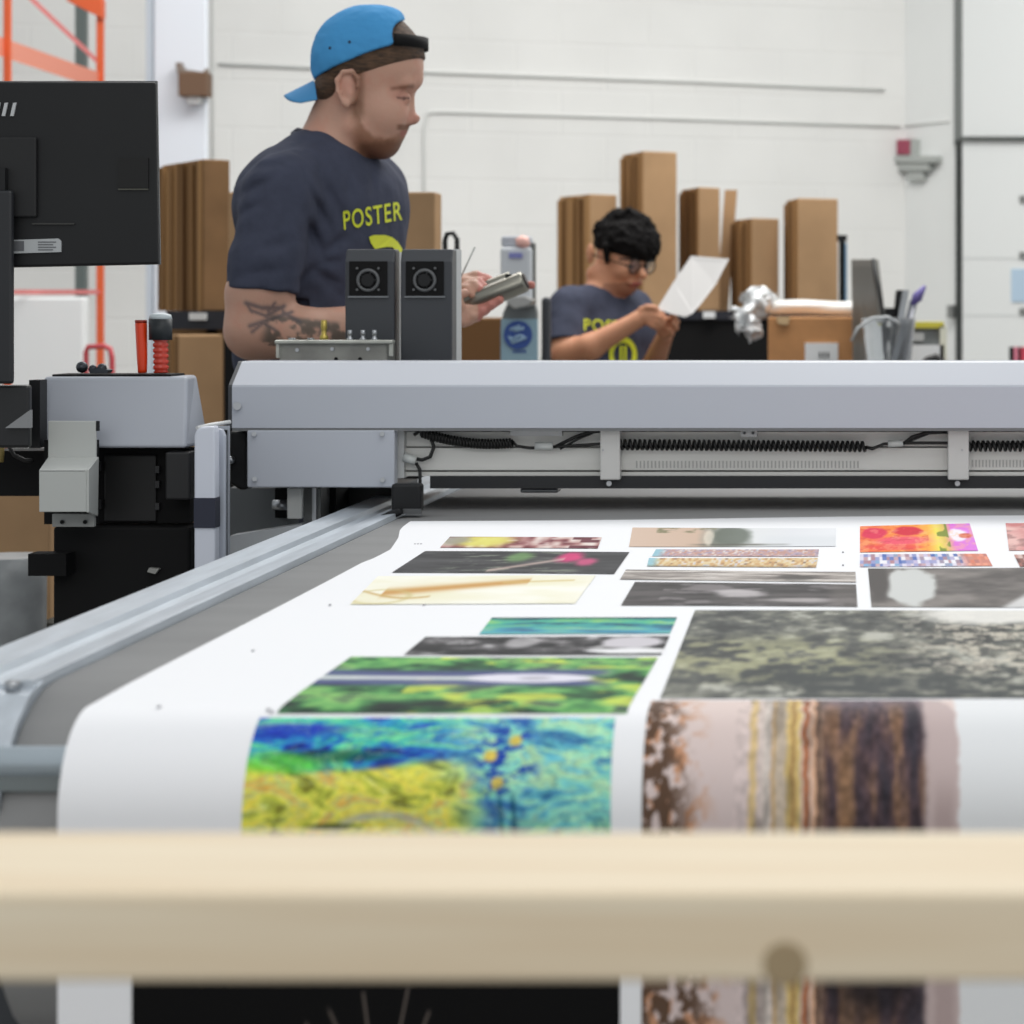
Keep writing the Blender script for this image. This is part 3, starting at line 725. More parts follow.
# print lamp boxes on the bridge
def lampbox(x0, x1, label):
    Y = 3.80
    h = MB(); xa, xb = ax(x0,Y), ax(x1,Y); zt_ = az(249,Y); zb = 1.12
    prof = [(Y,zb),(Y,zt_-.020),(Y+.010,zt_),(Y+.045,zt_),(Y+.045,zb)]
    o = h.prism_x(prof, xa, xb).build('lamp_housing', dark_grey, pr_, .003, label=label)
    cx = (xa+xb)/2-.002; zc_ = az(279,Y); hw = .030
    MB().box(cx-hw,cx+hw,Y-.003,Y,zc_-.027,zc_+.028).build('fan_recess', soft_black, o)
    fn = MB().torus((cx,Y-.0035,zc_-.002),(0,1,0),.016,.0028)
    for k_ in range(4):
        th = math.pi/4+k_*math.pi/2; fn.cyl((cx+.024*math.cos(th),Y-.004,zc_+.024*math.sin(th)),(cx+.024*math.cos(th),Y-.007,zc_+.024*math.sin(th)),.002,8)
    fn.build('fan_ring', mat('fan_grey', (92,94,96), .4), o)
    bl = MB().cyl((cx,Y-.003,zc_-.002),(cx,Y-.008,zc_-.002),.010,16)
    for k_ in range(5):
        th = k_*2*math.pi/5; bl.cyl((cx,Y-.004,zc_-.002),(cx+.016*math.cos(th),Y-.004,zc_-.002+.016*math.sin(th)),.002,6)
    bl.build('fan_hub', black, o)
    MB().box(cx-hw-.002,cx+hw+.002,Y-.004,Y,zc_-.0295,zc_-.027).build('recess_lip', mat('lip_light', (120,124,128), .4), o)
lampbox(345,394.5,'left charcoal box with a fan window')
lampbox(400.5,452,'right charcoal box with a fan window')
MB().pbox(453.5,456.5,249,361,3.85,3.90).build('edge_strip', mat('pale_strip', (188,192,194), .4), pr_)
MB().pbox(396.5,399,252,361,3.85,3.90).build('edge_strip', mat('pale_strip', (188,192,194), .4), pr_)
# ink fitting block
mb = MB().box(ax(281,3.72),ax(388,3.72),3.71,3.78,1.12,az(343,3.71)); fb = mb.build('fitting_block', mat('nickel_plate', (158,158,152), .4, .4, noise=.1), pr_, .002)
MB().box(ax(275,3.70),ax(393,3.70),3.695,3.72,az(344,3.70),az(340,3.70)).build('fitting_plate', mat('nickel_light', (186,188,180), .35, .4, noise=.1), fb, .002)
MB().pbox(276,279,343,358,3.70,3.705).build('clamp', MATS['nickel_light'], fb); MB().pbox(389,393,343,356,3.70,3.705).build('clamp', MATS['nickel_light'], fb)
for x,top,r,m_ in ((350,330,.004,steel),(363,330,.004,steel),(374.5,330,.004,steel),(324,320,.005,brass),(292,338,.006,steel),(311,338,.006,steel)):
    a = at(x,341,3.735); b = Vector((a.x,a.y,az(top,3.735)))
    MB().lathe(a,b,[(0,r*1.3),(.25,r*1.3),(.3,r*.8),(.55,r*.8),(.6,r),(1,r*.9)],12).build('fitting', m_, fb)
for x,y in ((297,350),(332,349),(368,349)): MB().cyl(at(x,y,3.71),at(x,y,3.706),.003,10).build('screw', steel, fb)
for x in (336,360): MB().cyl(at(x,359,3.71),at(x,359,3.707),.003,10).build('bolt_hole', soft_black, fb)

# ------------------------------------------------------------------ control console at left
cs = thing('control_console', (ax(120,3.5),3.5,0), 'grey topped black control console standing left of the printer gantry', 'console')
Yc = 3.40
top = MB()
x0, x1, x2 = ax(40,Yc), ax(186,Yc), ax(208,Yc)
zt0, zb0 = az(377,Yc), az(448,Yc)
# tapered hood: the right flank leans outward to the bottom and back
v = [(x0,Yc,zb0),(x1,Yc,zb0),(ax(208,3.50),3.50,zb0),(ax(208,3.50),3.505,zb0),(x0,3.505,zb0),
     (x0,Yc+.015,zt0),(x1-.002,Yc+.015,zt0),(ax(194,3.49),3.49,zt0),(ax(194,3.49),3.505,zt0),(x0,3.505,zt0)]
top.add(v, [(4,3,2,1,0),(5,6,7,8,9),(0,1,6,5),(1,2,7,6),(2,3,8,7),(3,4,9,8),(4,0,5,9)])
top.build('hood', light_grey, cs, .008, 4)
MB().box(ax(58,3.45),ax(176,3.45),3.425,3.495,zt0-.004,zt0+.003).build('rubber_mat', soft_black, cs)
MB().box(ax(55,3.45),ax(190,3.45),3.45,3.50,az(523,3.45),zb0-.004).build('cabinet', soft_black, cs)
MB().box(ax(53,3.42),ax(190,3.42),3.42,3.50,0,az(527,3.42)).build('lower_cabinet', soft_black, cs, .004)
MB().pbox(28,66,554,576,3.38,3.42).build('shelf_arm', soft_black, cs)
dp = MB().pbox(104,156,455,522,3.444,3.45).build('cabinet_door', mat('door_black', (20,20,21), .5), cs, .002)
for x,y,h in ((155,466,7),(155,481,7),(155,503,7),(97,462,9),(97,500,9)): MB().pbox(x,x+4,y,y+h,3.44,3.448).build('hinge', mat('hinge_black', (40,40,42), .4), cs)
MB().ppoly([(147,572),(149,568),(159,569),(155,574)],3.41,3.42).build('badge', mat('badge_grey', (150,150,146), .4), cs)
MB().pbox(165,190,452,500,3.40,3.44).build('side_box', mat('side_black', (28,28,30), .5), cs, .003)
# bent grey bracket in front
bk2 = MB()
Yb = 3.32
bk2.pbox(48,96,421,462,Yb+.04,Yb+.045)
bk2.add([at(48,457,Yb+.04),at(96,457,Yb+.04),at(86,470,Yb-.02),at(39,470,Yb-.02),at(48,459,Yb+.04),at(96,459,Yb+.04),at(86,472,Yb-.02),at(39,472,Yb-.02)],[(0,1,2,3),(7,6,5,4),(0,4,5,1),(1,5,6,2),(2,6,7,3),(3,7,4,0)])
bk2.pbox(39,86,470,512,Yb-.02,Yb-.015)
bk2.build('bent_bracket', pale_grey, cs, .001)
sd = MB().add([at(86,470,Yb-.018),at(96,457,Yb+.042),at(95,516,Yb+.042),at(86,512,Yb-.018)]+[p+Vector((.004,0,0)) for p in [at(86,470,Yb-.018),at(96,457,Yb+.042),at(95,516,Yb+.042),at(86,512,Yb-.018)]],[(0,1,2,3),(7,6,5,4),(0,4,5,1),(1,5,6,2),(2,6,7,3),(3,7,4,0)])
sd.build('bracket_side', pale_grey, cs)
fo = MB().pbox(52,94,514,527,Yb+.03,Yb+.04).build('bracket_foot', mat('foot_grey', (150,152,150), .4), cs, .001)
for x in (62,85): MB().cyl(at(x,522,Yb+.03),at(x,522,Yb+.026),.003,8).build('bolt_hole', soft_black, fo)
MB().box(ax(45,3.37),ax(97,3.37),3.366,3.38,az(524,3.37),az(440,3.37)).build('bracket_block', soft_black, cs)
MB().pbox(96,99,421,431,Yb+.04,Yb+.044).build('bracket_clip', black, cs)
# left arm block holding the monitor post
MB().pbox(-60,29,385,448,3.30,3.315).build('arm_block', mat('block_black', (30,31,33), .4), cs, .004)
MB().ppoly([(5,428),(30,410),(30,428)],3.29,3.30).build('arm_trim', mat('trim_grey', (140,142,144), .4), cs)
MB().pbox(29,40,380,448,3.36,3.39).build('arm_link', black, cs)
MB().box(ax(-60,3.4),ax(40,3.4),3.43,3.50,az(495,3.45),az(450,3.45)).build('cable_tray', soft_black, cs)
MB().tube([at(8,444,3.38),at(14,455,3.38),at(24,460,3.38),at(33,461,3.38)],.003).build('cable', rubber, cs)
MB().tube([at(-10,440,3.4),at(2,446,3.4),at(1,462,3.4)],.004).build('cable', mat('ochre_cable', (170,150,90), .5), cs)

# large monitor seen from behind
mo = thing('computer_monitor', (ax(0,3.3),3.3,az(385,3.3)), 'big black computer monitor seen from behind at the left edge', 'monitor')
MB().add([at(-80,81,3.30),at(156,82,3.30),at(159,264,3.30),at(-80,269,3.30)]+[p+Vector((-.004,.018,0)) for p in (at(-80,81,3.30),at(156,82,3.30),at(159,264,3.30),at(-80,269,3.30))],[(0,1,2,3),(7,6,5,4),(0,4,5,1),(1,5,6,2),(2,6,7,3),(3,7,4,0)]).build('casing', moni, mo, .003)
MB().add([at(-80,81,3.318),at(157,81,3.318),at(160.3,264.5,3.318),at(-80,269.5,3.318)]+[p+Vector((0,.004,0)) for p in (at(-80,81,3.318),at(157,81,3.318),at(160.3,264.5,3.318),at(-80,269.5,3.318))],[(0,1,2,3),(7,6,5,4),(0,4,5,1),(1,5,6,2),(2,6,7,3),(3,7,4,0)]).build('bezel', mat('bezel_grey', (96,98,100), .4), mo)
MB().pbox(-80,36,137,217,3.292,3.30).build('mount_panel', mat('mount_black', (19,20,22), .6), mo, .002)
MB().pbox(118,148,158,188,3.297,3.30).build('port_recess', mat('recess_black', (12,12,13), .7), mo)
MB().pbox(118,148,188.5,190,3.297,3.30).build('recess_lip', mat('lip_olive', (70,70,62), .5), mo)
lg = MB()
for x in (-6,1.5,10): lg.ppoly([(x,116),(x+3,103),(x+6.3,102.5),(x+3.3,116)],3.297,3.30)
lg.build('logo', mat('logo_silver', (190,192,194), .3), mo, label='slanted silver logo strokes')
sk = MB().ppoly([(12,240),(58,238.5),(61,241),(61,252),(12,253.5)],3.297,3.30).build('sticker', mat('sticker_grey', (176,180,182), .5), mo, label='grey sticker')
s_ = MB()
for i in range(4): s_.pbox(38,56-3*(i%2),241.5+2.6*i,242.6+2.6*i,3.2965,3.297)
s_.pbox(14,24,241,251,3.2965,3.297)
s_.build('sticker_print', mat('sticker_ink', (96,98,102), .5), sk)
MB().pbox(32,74,223,224.5,3.297,3.30).build('slot', mat('slot_black', (52,52,50), .5), mo)
MB().pbox(-22,12,190,384,3.275,3.287).build('post', mat('post_black', (32,34,38), .45), mo, .004)
MB().pbox(-25,5,168,190,3.28,3.297).build('joint', black, mo)
MB().ball(at(2,171,3.283),.003).build('screw', steel, mo)

# bottles and tools on the console mat
MZ = zt0+.004
o1 = thing('spray_tube', (ax(142,3.46),3.46,MZ), 'slim orange plastic tube standing on the console mat', 'tube')
MB().lathe((ax(142.5,3.46),3.46,MZ),(ax(141,3.46),3.46,az(322,3.46)),[(0,.006),(.05,.0065),(.3,.0075),(.95,.0085),(1,.008)],14).build('tube_body', red_pl, o1)
MB().cyl((ax(141,3.46),3.46,az(323,3.46)),(ax(141,3.46),3.46,az(320,3.46)),.0085,14).build('tube_rim', mat('rim_red', (150,40,20), .4), o1)
o2 = thing('screwdriver', (ax(161,3.46),3.46,MZ), 'tool with a red ribbed grip and a broad black and white head on the console', 'tool')
prof = [(0,.009)]
for i in range(6):
    t = (i+.5)/6.2; prof += [(t-.05,.011),(t,.0085),(t+.04,.011)]
prof += [(1,.010)]
MB().lathe((ax(161,3.46),3.46,MZ),(ax(160.5,3.46),3.46,az(338,3.46)),prof,14).build('grip', mat('translucent_red', (206,60,40), .25, coat=.4), o2)
MB().cyl((ax(160.5,3.46),3.46,az(340,3.46)),(ax(160.5,3.46),3.46,az(319,3.46)),.0165,20).build('head', mat('head_black', (34,40,44), .5), o2)
MB().lathe((ax(160.5,3.46),3.46,az(319,3.46)),(ax(160.5,3.46),3.46,az(313,3.46)),[(0,.0165),(.7,.015),(1,.007)],20).build('cap', mat('cap_pale', (200,210,214), .4), o2)
bt = MB()
for x,y,r in ((82,371,.0085),(93,372,.006),(102,372,.007)): 
    c = at(x,y,3.46); bt.ball((c.x,c.y,MZ+r),r)
bt.ppoly([(88,369),(100,368),(109,370),(107,376),(90,377)],3.45,3.47)
bt.v = [Vector((v.x,v.y,max(v.z,MZ))) for v in bt.v]
single('hand_tool', bt, mat('tool_gunmetal', (70,74,80), .25, .6), 'small dark metal tool lying on the console mat near the monitor', 'tool')

# things on the floor at far left
fb1 = MB().box(ax(-40,4.6),ax(50,4.6),4.6,4.9,0,az(492,4.6))
single('cardboard_box', fb1, cardb, 'plain cardboard box on the floor behind the control console', 'cardboard box', bevel=.004)
fb2 = MB().lathe((ax(6,4.2),4.22,0),(ax(6,4.2),4.22,az(557,4.2)),[(0,.05),(.02,.055),(.95,.062),(1,.066)],24)
single('plastic_bin', fb2, mat('cloudy_plastic', (150,154,156), .35, noise=.08), 'cloudy grey plastic bin on the floor at the left edge', 'bin')
fb3 = MB().box(ax(35,4.45),ax(58,4.45),4.45,4.55,0,az(620,4.45))
single('dark_bag', fb3, mat('olive_black', (50,48,40), .8), 'dark low bag on the floor between the bin and the console', 'bag', bevel=.02)

# ------------------------------------------------------------------ the printed sheet
PY0, PR, PZ = 1.795, .07, BZ+.0015
def ripple(x, s): return .0006*math.sin(9*x+5*s)+.0006 if s > .05 else .0006*max(0, min(1, s/.05))
def surf(s, off=0.0):      # distance along the sheet from where it leaves the bed; far side positive
    if s >= 0: return PY0+s, PZ+off
    a = -s/PR
    if a < math.pi/2: return PY0-(PR+off)*math.sin(a), PZ-PR+(PR+off)*math.cos(a)
    return PY0-PR-off, PZ-PR-(-s-PR*math.pi/2)
def s_of(py):
    lo, hi = -.9, 2.5
    for _ in range(50):
        m_ = (lo+hi)/2; Y, z = surf(m_); y = CY+(CZ-z)/Y*F
        if y > py: lo = m_
        else: hi = m_
    return (lo+hi)/2
def XS(px, py):
    s = s_of(py); Y, z = surf(s); return np.array(((px-CX)/F*Y, s))
sheet = MB()
ss = [-.58,-.5,-.4,-.3,-.2]+[-PR*math.pi/2*i/24 for i in range(24,0,-1)]
ss = sorted(set(ss+[.05*i for i in range(0,40)]+[s_of(522)]))
ss = [s for s in ss if s <= s_of(522)]
left_tab = [(-.9,-.566),(0,-.566),(.7,-.564),(1.0,-.563),(1.06,-.558),(1.15,-.558),(1.22,-.566),(1.3,-.576),(1.42,-.596),(1.52,-.603),(1.7,-.605)]
vs = []; fs = []; NX = 30
for s in ss:
    xl = np.interp(s, [a for a,b in left_tab], [b for a,b in left_tab]); Y, z = surf(s)
    for i in range(NX+1):
        x = xl+(1.05-xl)*i/NX; yy = Y
        if s == ss[-1]: yy = Y + (x+.6)*.12      # the far edge is cut slightly askew
        zz = z+ripple(x, s)
        vs.append((x, yy, zz))
for j in range(len(ss)-1):
    for i in range(NX): fs.append((j*(NX+1)+i, j*(NX+1)+i+1, (j+1)*(NX+1)+i+1, (j+1)*(NX+1)+i))
sheet.add(vs, fs, True)
sht = sheet.build('printed_sheet', paper_w, None, origin=(0,1.8,.44), recalc=False)
md = sht.modifiers.new('thickness','SOLIDIFY'); md.thickness = .0008; md.offset = -1
md = sht.modifiers.new('crisp_edges','EDGE_SPLIT'); md.split_angle = math.radians(50)
tag(sht, 'wide white paper sheet covered in printed pictures, draped over the front of the printer belt', 'printed sheet')

art = vcmat('printed_ink', .7, .12)
def picture(c, painter, nx, ny, label, corners_xs=None):
    tl, tr, br, bl = [XS(*p) for p in c]
    us = np.linspace(0,1,nx); vsn = np.linspace(0,1,ny); U, V = np.meshgrid(us, vsn)
    G = (tl*( (1-U)*(1-V))[...,None]+tr*(U*(1-V))[...,None]+br*(U*V)[...,None]+bl*((1-U)*V)[...,None])
    P = np.zeros(G.shape[:2]+(3,))
    for j in range(ny):
        for i in range(nx):
            x, s = G[j,i]; Y, z = surf(s, .0004)
            P[j,i] = (x, Y, z+ripple(x, s)+(.0003 if s > 0 else 0))
    P = P.reshape(-1,3)
    idx = np.arange(nx*ny).reshape(ny,nx)
    Q = np.stack([idx[1:,:-1], idx[1:,1:], idx[:-1,1:], idx[:-1,:-1]], -1).reshape(-1,4)
    me = bpy.data.meshes.new('printed_picture'); org = np.array(sht.location)
    me.from_pydata((P-org).tolist(), [], Q.tolist()); put_color(me, painter(U.ravel(), V.ravel()))
    me.polygons.foreach_set('use_smooth', np.ones(len(Q), bool)); me.materials.append(art)
    o = bpy.data.objects.new('printed_picture', me); COL.objects.link(o); o.parent = sht; o['label'] = label
    return o
def pal(t, stops):
    t = np.clip(t,0,1); xs_ = [a for a,_ in stops]; return np.stack([np.interp(t, xs_, [c[i] for _,c in stops]) for i in range(3)], -1)
def mix(a, b, t): 
    t = np.clip(np.asarray(t, float),0,1)[:,None]; return a*(1-t)+np.asarray(b,float)*t
def full(u, c): return np.tile(np.array(c,float),(len(u),1))
def blob(u, v, cx, cy, rx, ry, soft=.3, seed=1, wob=.25):
    d = np.sqrt(((u-cx)/rx)**2+((v-cy)/ry)**2)+wob*(fbm(u*6/rx*.15, v*6/ry*.15, None, seed)-.5)*2
    return 1-sstep(1-soft, 1+soft, d)

def p_patch(u,v):
    c = pal(noise(u*22, v*3.2, None, 5), [(0,(110,52,58)),(.35,(176,128,126)),(.6,(206,176,170)),(1,(236,226,220))])
    cell = _hash(np.floor(u*16), np.floor(v*4), np.zeros_like(u), 4)
    c = mix(c, (96,40,52), (cell > .72)*sstep(.55,.8,u)*.85)
    c = mix(c, (226,222,110), blob(u,v,.24,.4,.2,.5,.4,7)*.9)
    c = mix(c, (150,146,140), blob(u,v,.06,.3,.09,.5,.4,8)*.8)
    return mix(c, (240,236,232), sstep(.62,.8,fbm(u*12,v*6,None,11))*.5)
def p_floral(u,v):
    c = pal(fbm(u*5,v*9,None,3), [(.2,(52,52,54)),(.8,(84,84,86))])
    st = sstep(.6,.72,fbm(u*9,v*22+u*4,None,13))*sstep(.12,.3,u)*(1-sstep(.75,.9,u))
    c = mix(c, (150,160,140), st*.55)
    c = mix(c, (118,160,100), blob(u,v,.5,.28,.06,.22,.5,2)*.8)
    c = mix(c, (226,70,130), blob(u,v,.74,.28,.06,.22,.5,3)*.9); c = mix(c, (226,90,140), blob(u,v,.83,.5,.05,.18,.5,4)*.8)
    w_ = np.exp(-((v-(.85-.45*(u-.45)/.25))/.07)**2)*(u>.42)*(u<.72); return mix(c, (215,190,180), w_*.7)
def p_cream(u,v):
    c = pal(fbm(u*3,v*4,None,6), [(.2,(240,236,208)),(.8,(250,249,238))])
    band = .58-.35*(u-.15)/.55; c = mix(c, (204,152,84), np.exp(-((v-band)/(.11*(1-.6*u)+.03))**2)*(u>.1)*(u<.72)*.95)
    c = mix(c, (200,160,90), np.exp(-((v-(.55+.25*np.sin(u*7)))/.03)**2)*(u<.32)*.8)
    c = mix(c, (214,188,120), np.exp(-((v-(.42-.25*u))/.025)**2)*(u>.6)*(u<.92)*.8)
    c = mix(c, (206,190,130), np.exp(-(((u-.1)/.13)**2+((v-.75)/.24)**2-1)**2/.06)*.6)
    return mix(c, (250,248,240), sstep(.88,1,u)*.3)
def p_teal(u,v):
    t = fbm(u*5,v*7+np.sin(u*5)*.4,None,21)
    c = pal(t, [(.25,(36,70,90)),(.42,(60,150,160)),(.55,(90,190,150)),(.7,(150,200,120)),(.85,(120,200,220))])
    c = mix(c, (100,170,215), sstep(.4,.9,v)*.55); return mix(c, (40,60,60), (1-sstep(0,.2,v))*.7)
def p_bw(u,v):
    t = fbm(u*10,v*6,None,31); c = pal(t, [(.35,(44,44,46)),(.6,(100,98,100)),(.75,(190,188,190))])
    c = mix(c, (206,202,208), blob(u,v,.86,.35,.12,.3,.2,3)); c = mix(c, (240,240,242), blob(u,v,.88,.8,.2,.12,.1,5))
    c = mix(c, (215,212,214), blob(u,v,.42,.3,.06,.3,.3,9)*.6); return c
def p_green(u,v):
    t = fbm(u*7+v,v*9,None,41)
    c = pal(t, [(.25,(34,48,44)),(.42,(58,110,70)),(.52,(100,170,96)),(.62,(140,196,110)),(.75,(70,90,80))])
    c = mix(c, (216,226,90), sstep(.58,.68,fbm(u*6+5,v*9,None,47))*.8*(u>.3))
    a = np.exp(-((v-(.34+.02*np.sin(u*6)))/.07)**2)+np.exp(-((v-.52)/.06)**2); c = mix(c, (84,88,140), np.clip(a,0,1)*(1-sstep(.82,.92,u)))
    c = mix(c, (228,226,238), blob(u,v,.64,.43,.2,.085,.08,3,.03)); c = mix(c, (226,224,232), np.exp(-((v-.435)/.035)**2)*(u<.5))
    c = mix(c, (120,116,130), blob(u,v,.66,.43,.05,.04,.5,6)*.35)
    return c
def p_vivid(u,v):
    w1 = fbm(u*3,v*3,None,51)-.5; w2 = fbm(u*3+9,v*3,None,52)-.5
    x = u*9+w1*4; y = v*9+w2*4
    t = fbm(x,y,None,53,5)
    blue = pal(t, [(.25,(24,40,110)),(.36,(44,84,196)),(.44,(50,150,200)),(.52,(80,206,176)),(.6,(130,224,160)),(.72,(60,150,200)),(.85,(30,70,160))])
    ty = fbm(x*1.7,y*1.2,None,55,5); yel = pal(ty, [(.25,(130,130,50)),(.36,(196,206,80)),(.46,(236,232,96)),(.54,(244,224,84)),(.62,(206,220,130)),(.72,(240,186,84)),(.85,(150,190,150))])
    pale = pal(t, [(.25,(60,120,170)),(.4,(110,196,206)),(.5,(150,226,200)),(.6,(186,230,180)),(.75,(110,200,220))])
    bnd = .42+.05*np.sin(u*9)+.12*(w1+w2)
    m_ = sstep(bnd-.04, bnd+.04, v)*(1-sstep(.62,.74,u+.3*w1))
    c = blue*(1-m_[:,None])+yel*m_[:,None]
    c = mix(c, pale, (sstep(.5,.72,u+.3*w2)))  if False else c*(1-(sstep(.5,.72,u+.3*w2))[:,None])+pale*(sstep(.5,.72,u+.3*w2))[:,None]
    c = mix(c, (196,214,70), sstep(.7,1.1,v)*sstep(.6,.66,fbm(u*8,v*7,None,57))*.7)
    c = mix(c, (44,60,190), blob(u,v,.10,.13,.14,.06,.5,12)*.8); c = mix(c, (30,80,60), blob(u,v,.22,.36,.16,.05,.5,14)*.7)
    c = mix(c, (110,220,70), blob(u,v,.1,.42,.13,.07,.4,15)*.8)
    st = blob(u,v,.71,.36,.085,.33,.5,16,.5)*sstep(.45,.53,fbm(u*26,v*20,None,58)); c = mix(c, (30,66,176), st*.95)
    for a,b in ((.73,.24),(.665,.36),(.69,.55)): c = mix(c, (236,206,90), blob(u,v,a,b,.018,.045,.3,17)*.95)
    for x0 in (.70,.735): c = mix(c, (24,80,100), np.exp(-((u-x0-.03*(v-.7))/.005)**2)*sstep(.6,.68,v)*.9)
    ring = np.exp(-((np.sqrt(((u-.38)/.15)**2+((v-.98)/.22)**2)-1)/.12)**2); c = mix(c, (176,176,180), ring*.7)
    c = mix(c, (70,80,30), blob(u,v,.24,.84,.06,.02,.4,19)*.9)
    ln = np.exp(-((fbm(x*1.4,y*1.4,None,61)-.5)/.014)**2); c = mix(c, (30,84,130), ln*.5*(1-m_*.8)); l2 = np.exp(-((fbm(x*1.8+5,y*1.8,None,63)-.5)/.014)**2); c = mix(c, (226,240,190), l2*.45); return c*(.86+.28*fbm(u*70,v*50,None,65,4))[:,None]
def p_black(u,v):
    c = full(u, (14,14,15))
    for x0,y0,x1,y1 in ((.40,.25,.50,.80),(.473,.16,.505,.80),(.568,.13,.515,.80),(.612,.26,.53,.80),(.35,.32,.49,.80),(.66,.36,.54,.80)):
        xx = x0+(x1-x0)*(v-y0)/(y1-y0); c = mix(c, (140,128,120), np.exp(-((u-xx)/.0024)**2)*sstep(y0,y0+.03,v)*.85)
    return c
def p_beige(u,v):
    c = pal(u+.04*fbm(u*4,v*4,None,71), [(0,(214,190,172)),(.34,(208,182,162)),(.42,(150,150,140)),(.55,(226,228,228)),(.8,(226,228,232)),(1,(232,234,238))])
    c = mix(c, (98,106,96), blob(u,v,.49,.45,.11,.55,.25,3,.3)*.85); c = mix(c, (130,128,98), sstep(.5,.7,fbm(u*14,v*4,None,72))*(v<.3)*(u<.42)*(u>.12)*.9)
    c = mix(c, (90,90,80), np.exp(-((v-.9)/.05)**2)*sstep(.25,.4,u)*(1-sstep(.74,.8,u))*.8)
    c = mix(c, (232,222,206), blob(u,v,.38,.5,.025,.4,.3,5)*.7)
    c = mix(c, (218,222,226), sstep(.6,.7,u)*sstep(.3,.6,v)*.6); return c
def p_strip(u,v, a=(186,170,190), b=(196,148,130), s=81):
    k = .5*_hash(np.floor(u*60), np.floor(v*5), np.zeros_like(u), s)+.5*noise(u*50,v*6,None,s)
    c = pal(k, [(0,(104,98,112)),(.3,a),(.6,b),(.8,(226,218,216)),(1,(150,164,190))])
    return mix(c, (150,200,216), (1-sstep(.02,.08,u))*.9)
def p_strip2(u,v): return mix(p_strip(u,v,(206,160,110),(226,206,160),85), (130,110,80), sstep(.7,1,v)*.35)
def p_wood(u,v):
    t = fbm(u*5,v*12+u,None,91); c = pal(t, [(.3,(120,114,110)),(.5,(176,168,162)),(.7,(226,220,214))]); return mix(c, (80,78,76), blob(u,v,.74,.6,.08,.3,.3,4,.4)*.7)
def p_dark(u,v):
    t = fbm(u*5+v,v*6,None,95); c = pal(t, [(.3,(64,62,62)),(.7,(96,92,92))])
    c = mix(c, (150,144,146), sstep(.54,.66,fbm(u*6,v*7,None,97))*.6*(u>.15)); c = mix(c, (206,200,202), blob(u,v,.48,.5,.11,.16,.4,3,.5)*.8)
    c = mix(c, (190,184,184), blob(u,v,.74,.74,.13,.1,.5,5,.5)*.8); return mix(c, (120,114,110), sstep(.85,.92,u)*.5)
def p_tulip(u,v):
    c = pal(u, [(0,(240,120,70)),(.3,(246,140,60)),(.6,(250,176,70)),(.68,(240,226,90)),(.75,(222,190,100)),(.82,(226,120,216)),(1,(220,130,226))])
    c = mix(c, (222,44,84), blob(u,v,.12,.3,.11,.22,.2,3)); c = mix(c, (214,36,60), blob(u,v,.42,.26,.13,.18,.2,4)); c = mix(c, (236,70,120), blob(u,v,.35,.62,.22,.16,.4,5)*.8)
    c = mix(c, (232,50,70), blob(u,v,.3,.85,.25,.1,.4,6)*.7); c = mix(c, (244,238,250), blob(u,v,.86,.45,.09,.24,.2,7)); c = mix(c, (210,96,80), blob(u,v,.93,.48,.06,.09,.2,8))
    c = mix(c, (250,200,150), sstep(.5,.62,fbm(u*16,v*9,None,10))*.35); c = mix(c, (200,40,60), sstep(.54,.64,fbm(u*12,v*14,None,12))*(u<.6)*.35)
    return mix(c, (120,140,50), sstep(.55,.62,noise(u*14,v*5,None,9))*(u>.68)*(u<.78)*.9)
def p_city(u,v):
    k = _hash(np.floor(u*34), np.floor(v*4), np.zeros_like(u), 105); c = pal(k, [(0,(80,110,180)),(.35,(200,190,220)),(.6,(240,240,246)),(.8,(180,130,140)),(1,(130,180,220))])
    return mix(c, (236,130,90), sstep(.74,.86,u)*.7)
def p_grey(u,v):
    t = fbm(u*5,v*5,None,111); c = pal(t, [(.3,(94,90,88)),(.7,(140,134,130))])
    c = mix(c, (206,208,206), blob(u,v,.18,.45,.12,.5,.12,4,.4)); c = mix(c, (84,80,78), blob(u,v,.04,.4,.05,.5,.3,5))
    return mix(c, (222,222,222), sstep(.0,.05,(u-.62)*.9-(.75-v)*.35)*.9)
def p_pink(u,v):
    return mix(pal(fbm(u*3,v*4,None,121), [(.3,(206,130,130)),(.7,(232,190,184))]), (150,110,108), sstep(.58,.7,fbm(u*6,v*6,None,122))*.6)
def p_small(u,v): return pal(_hash(np.floor(u*20), np.floor(v*3), np.zeros_like(u), 7), [(0,(110,80,76)),(.5,(180,120,110)),(1,(236,226,220))])
def p_trees(u,v):
    t = fbm(u*30+v*2,v*24,None,131,6); big = fbm(u*5,v*5,None,133)
    c = pal(t*.55+big*.45, [(.34,(70,72,71)),(.47,(94,96,93)),(.56,(122,123,114)),(.68,(186,186,176))])
    yl = blob(u,v,.14,.62,.24,.22,.6,3,.5); c = mix(c, (178,177,134), yl*sstep(.42,.58,t)*.6)
    c = mix(c, (72,76,76), blob(u,v,.5,.85,.45,.22,.4,5,.4)*sstep(.38,.5,1-t)*.9)
    tw_ = sstep(.35,.6,u)*(1-sstep(.72,.85,v)); c = mix(c, (214,206,190), tw_*sstep(.5,.57,fbm(u*50,v*38,None,137,5))*.8)
    c = mix(c, (70,66,62), tw_*np.exp(-((fbm(u*22,v*34,None,139)-.5)/.03)**2)*.6)
    return mix(c, (232,230,224), blob(u,v,.66,.05,.16,.14,.4,9,.3)*.95)
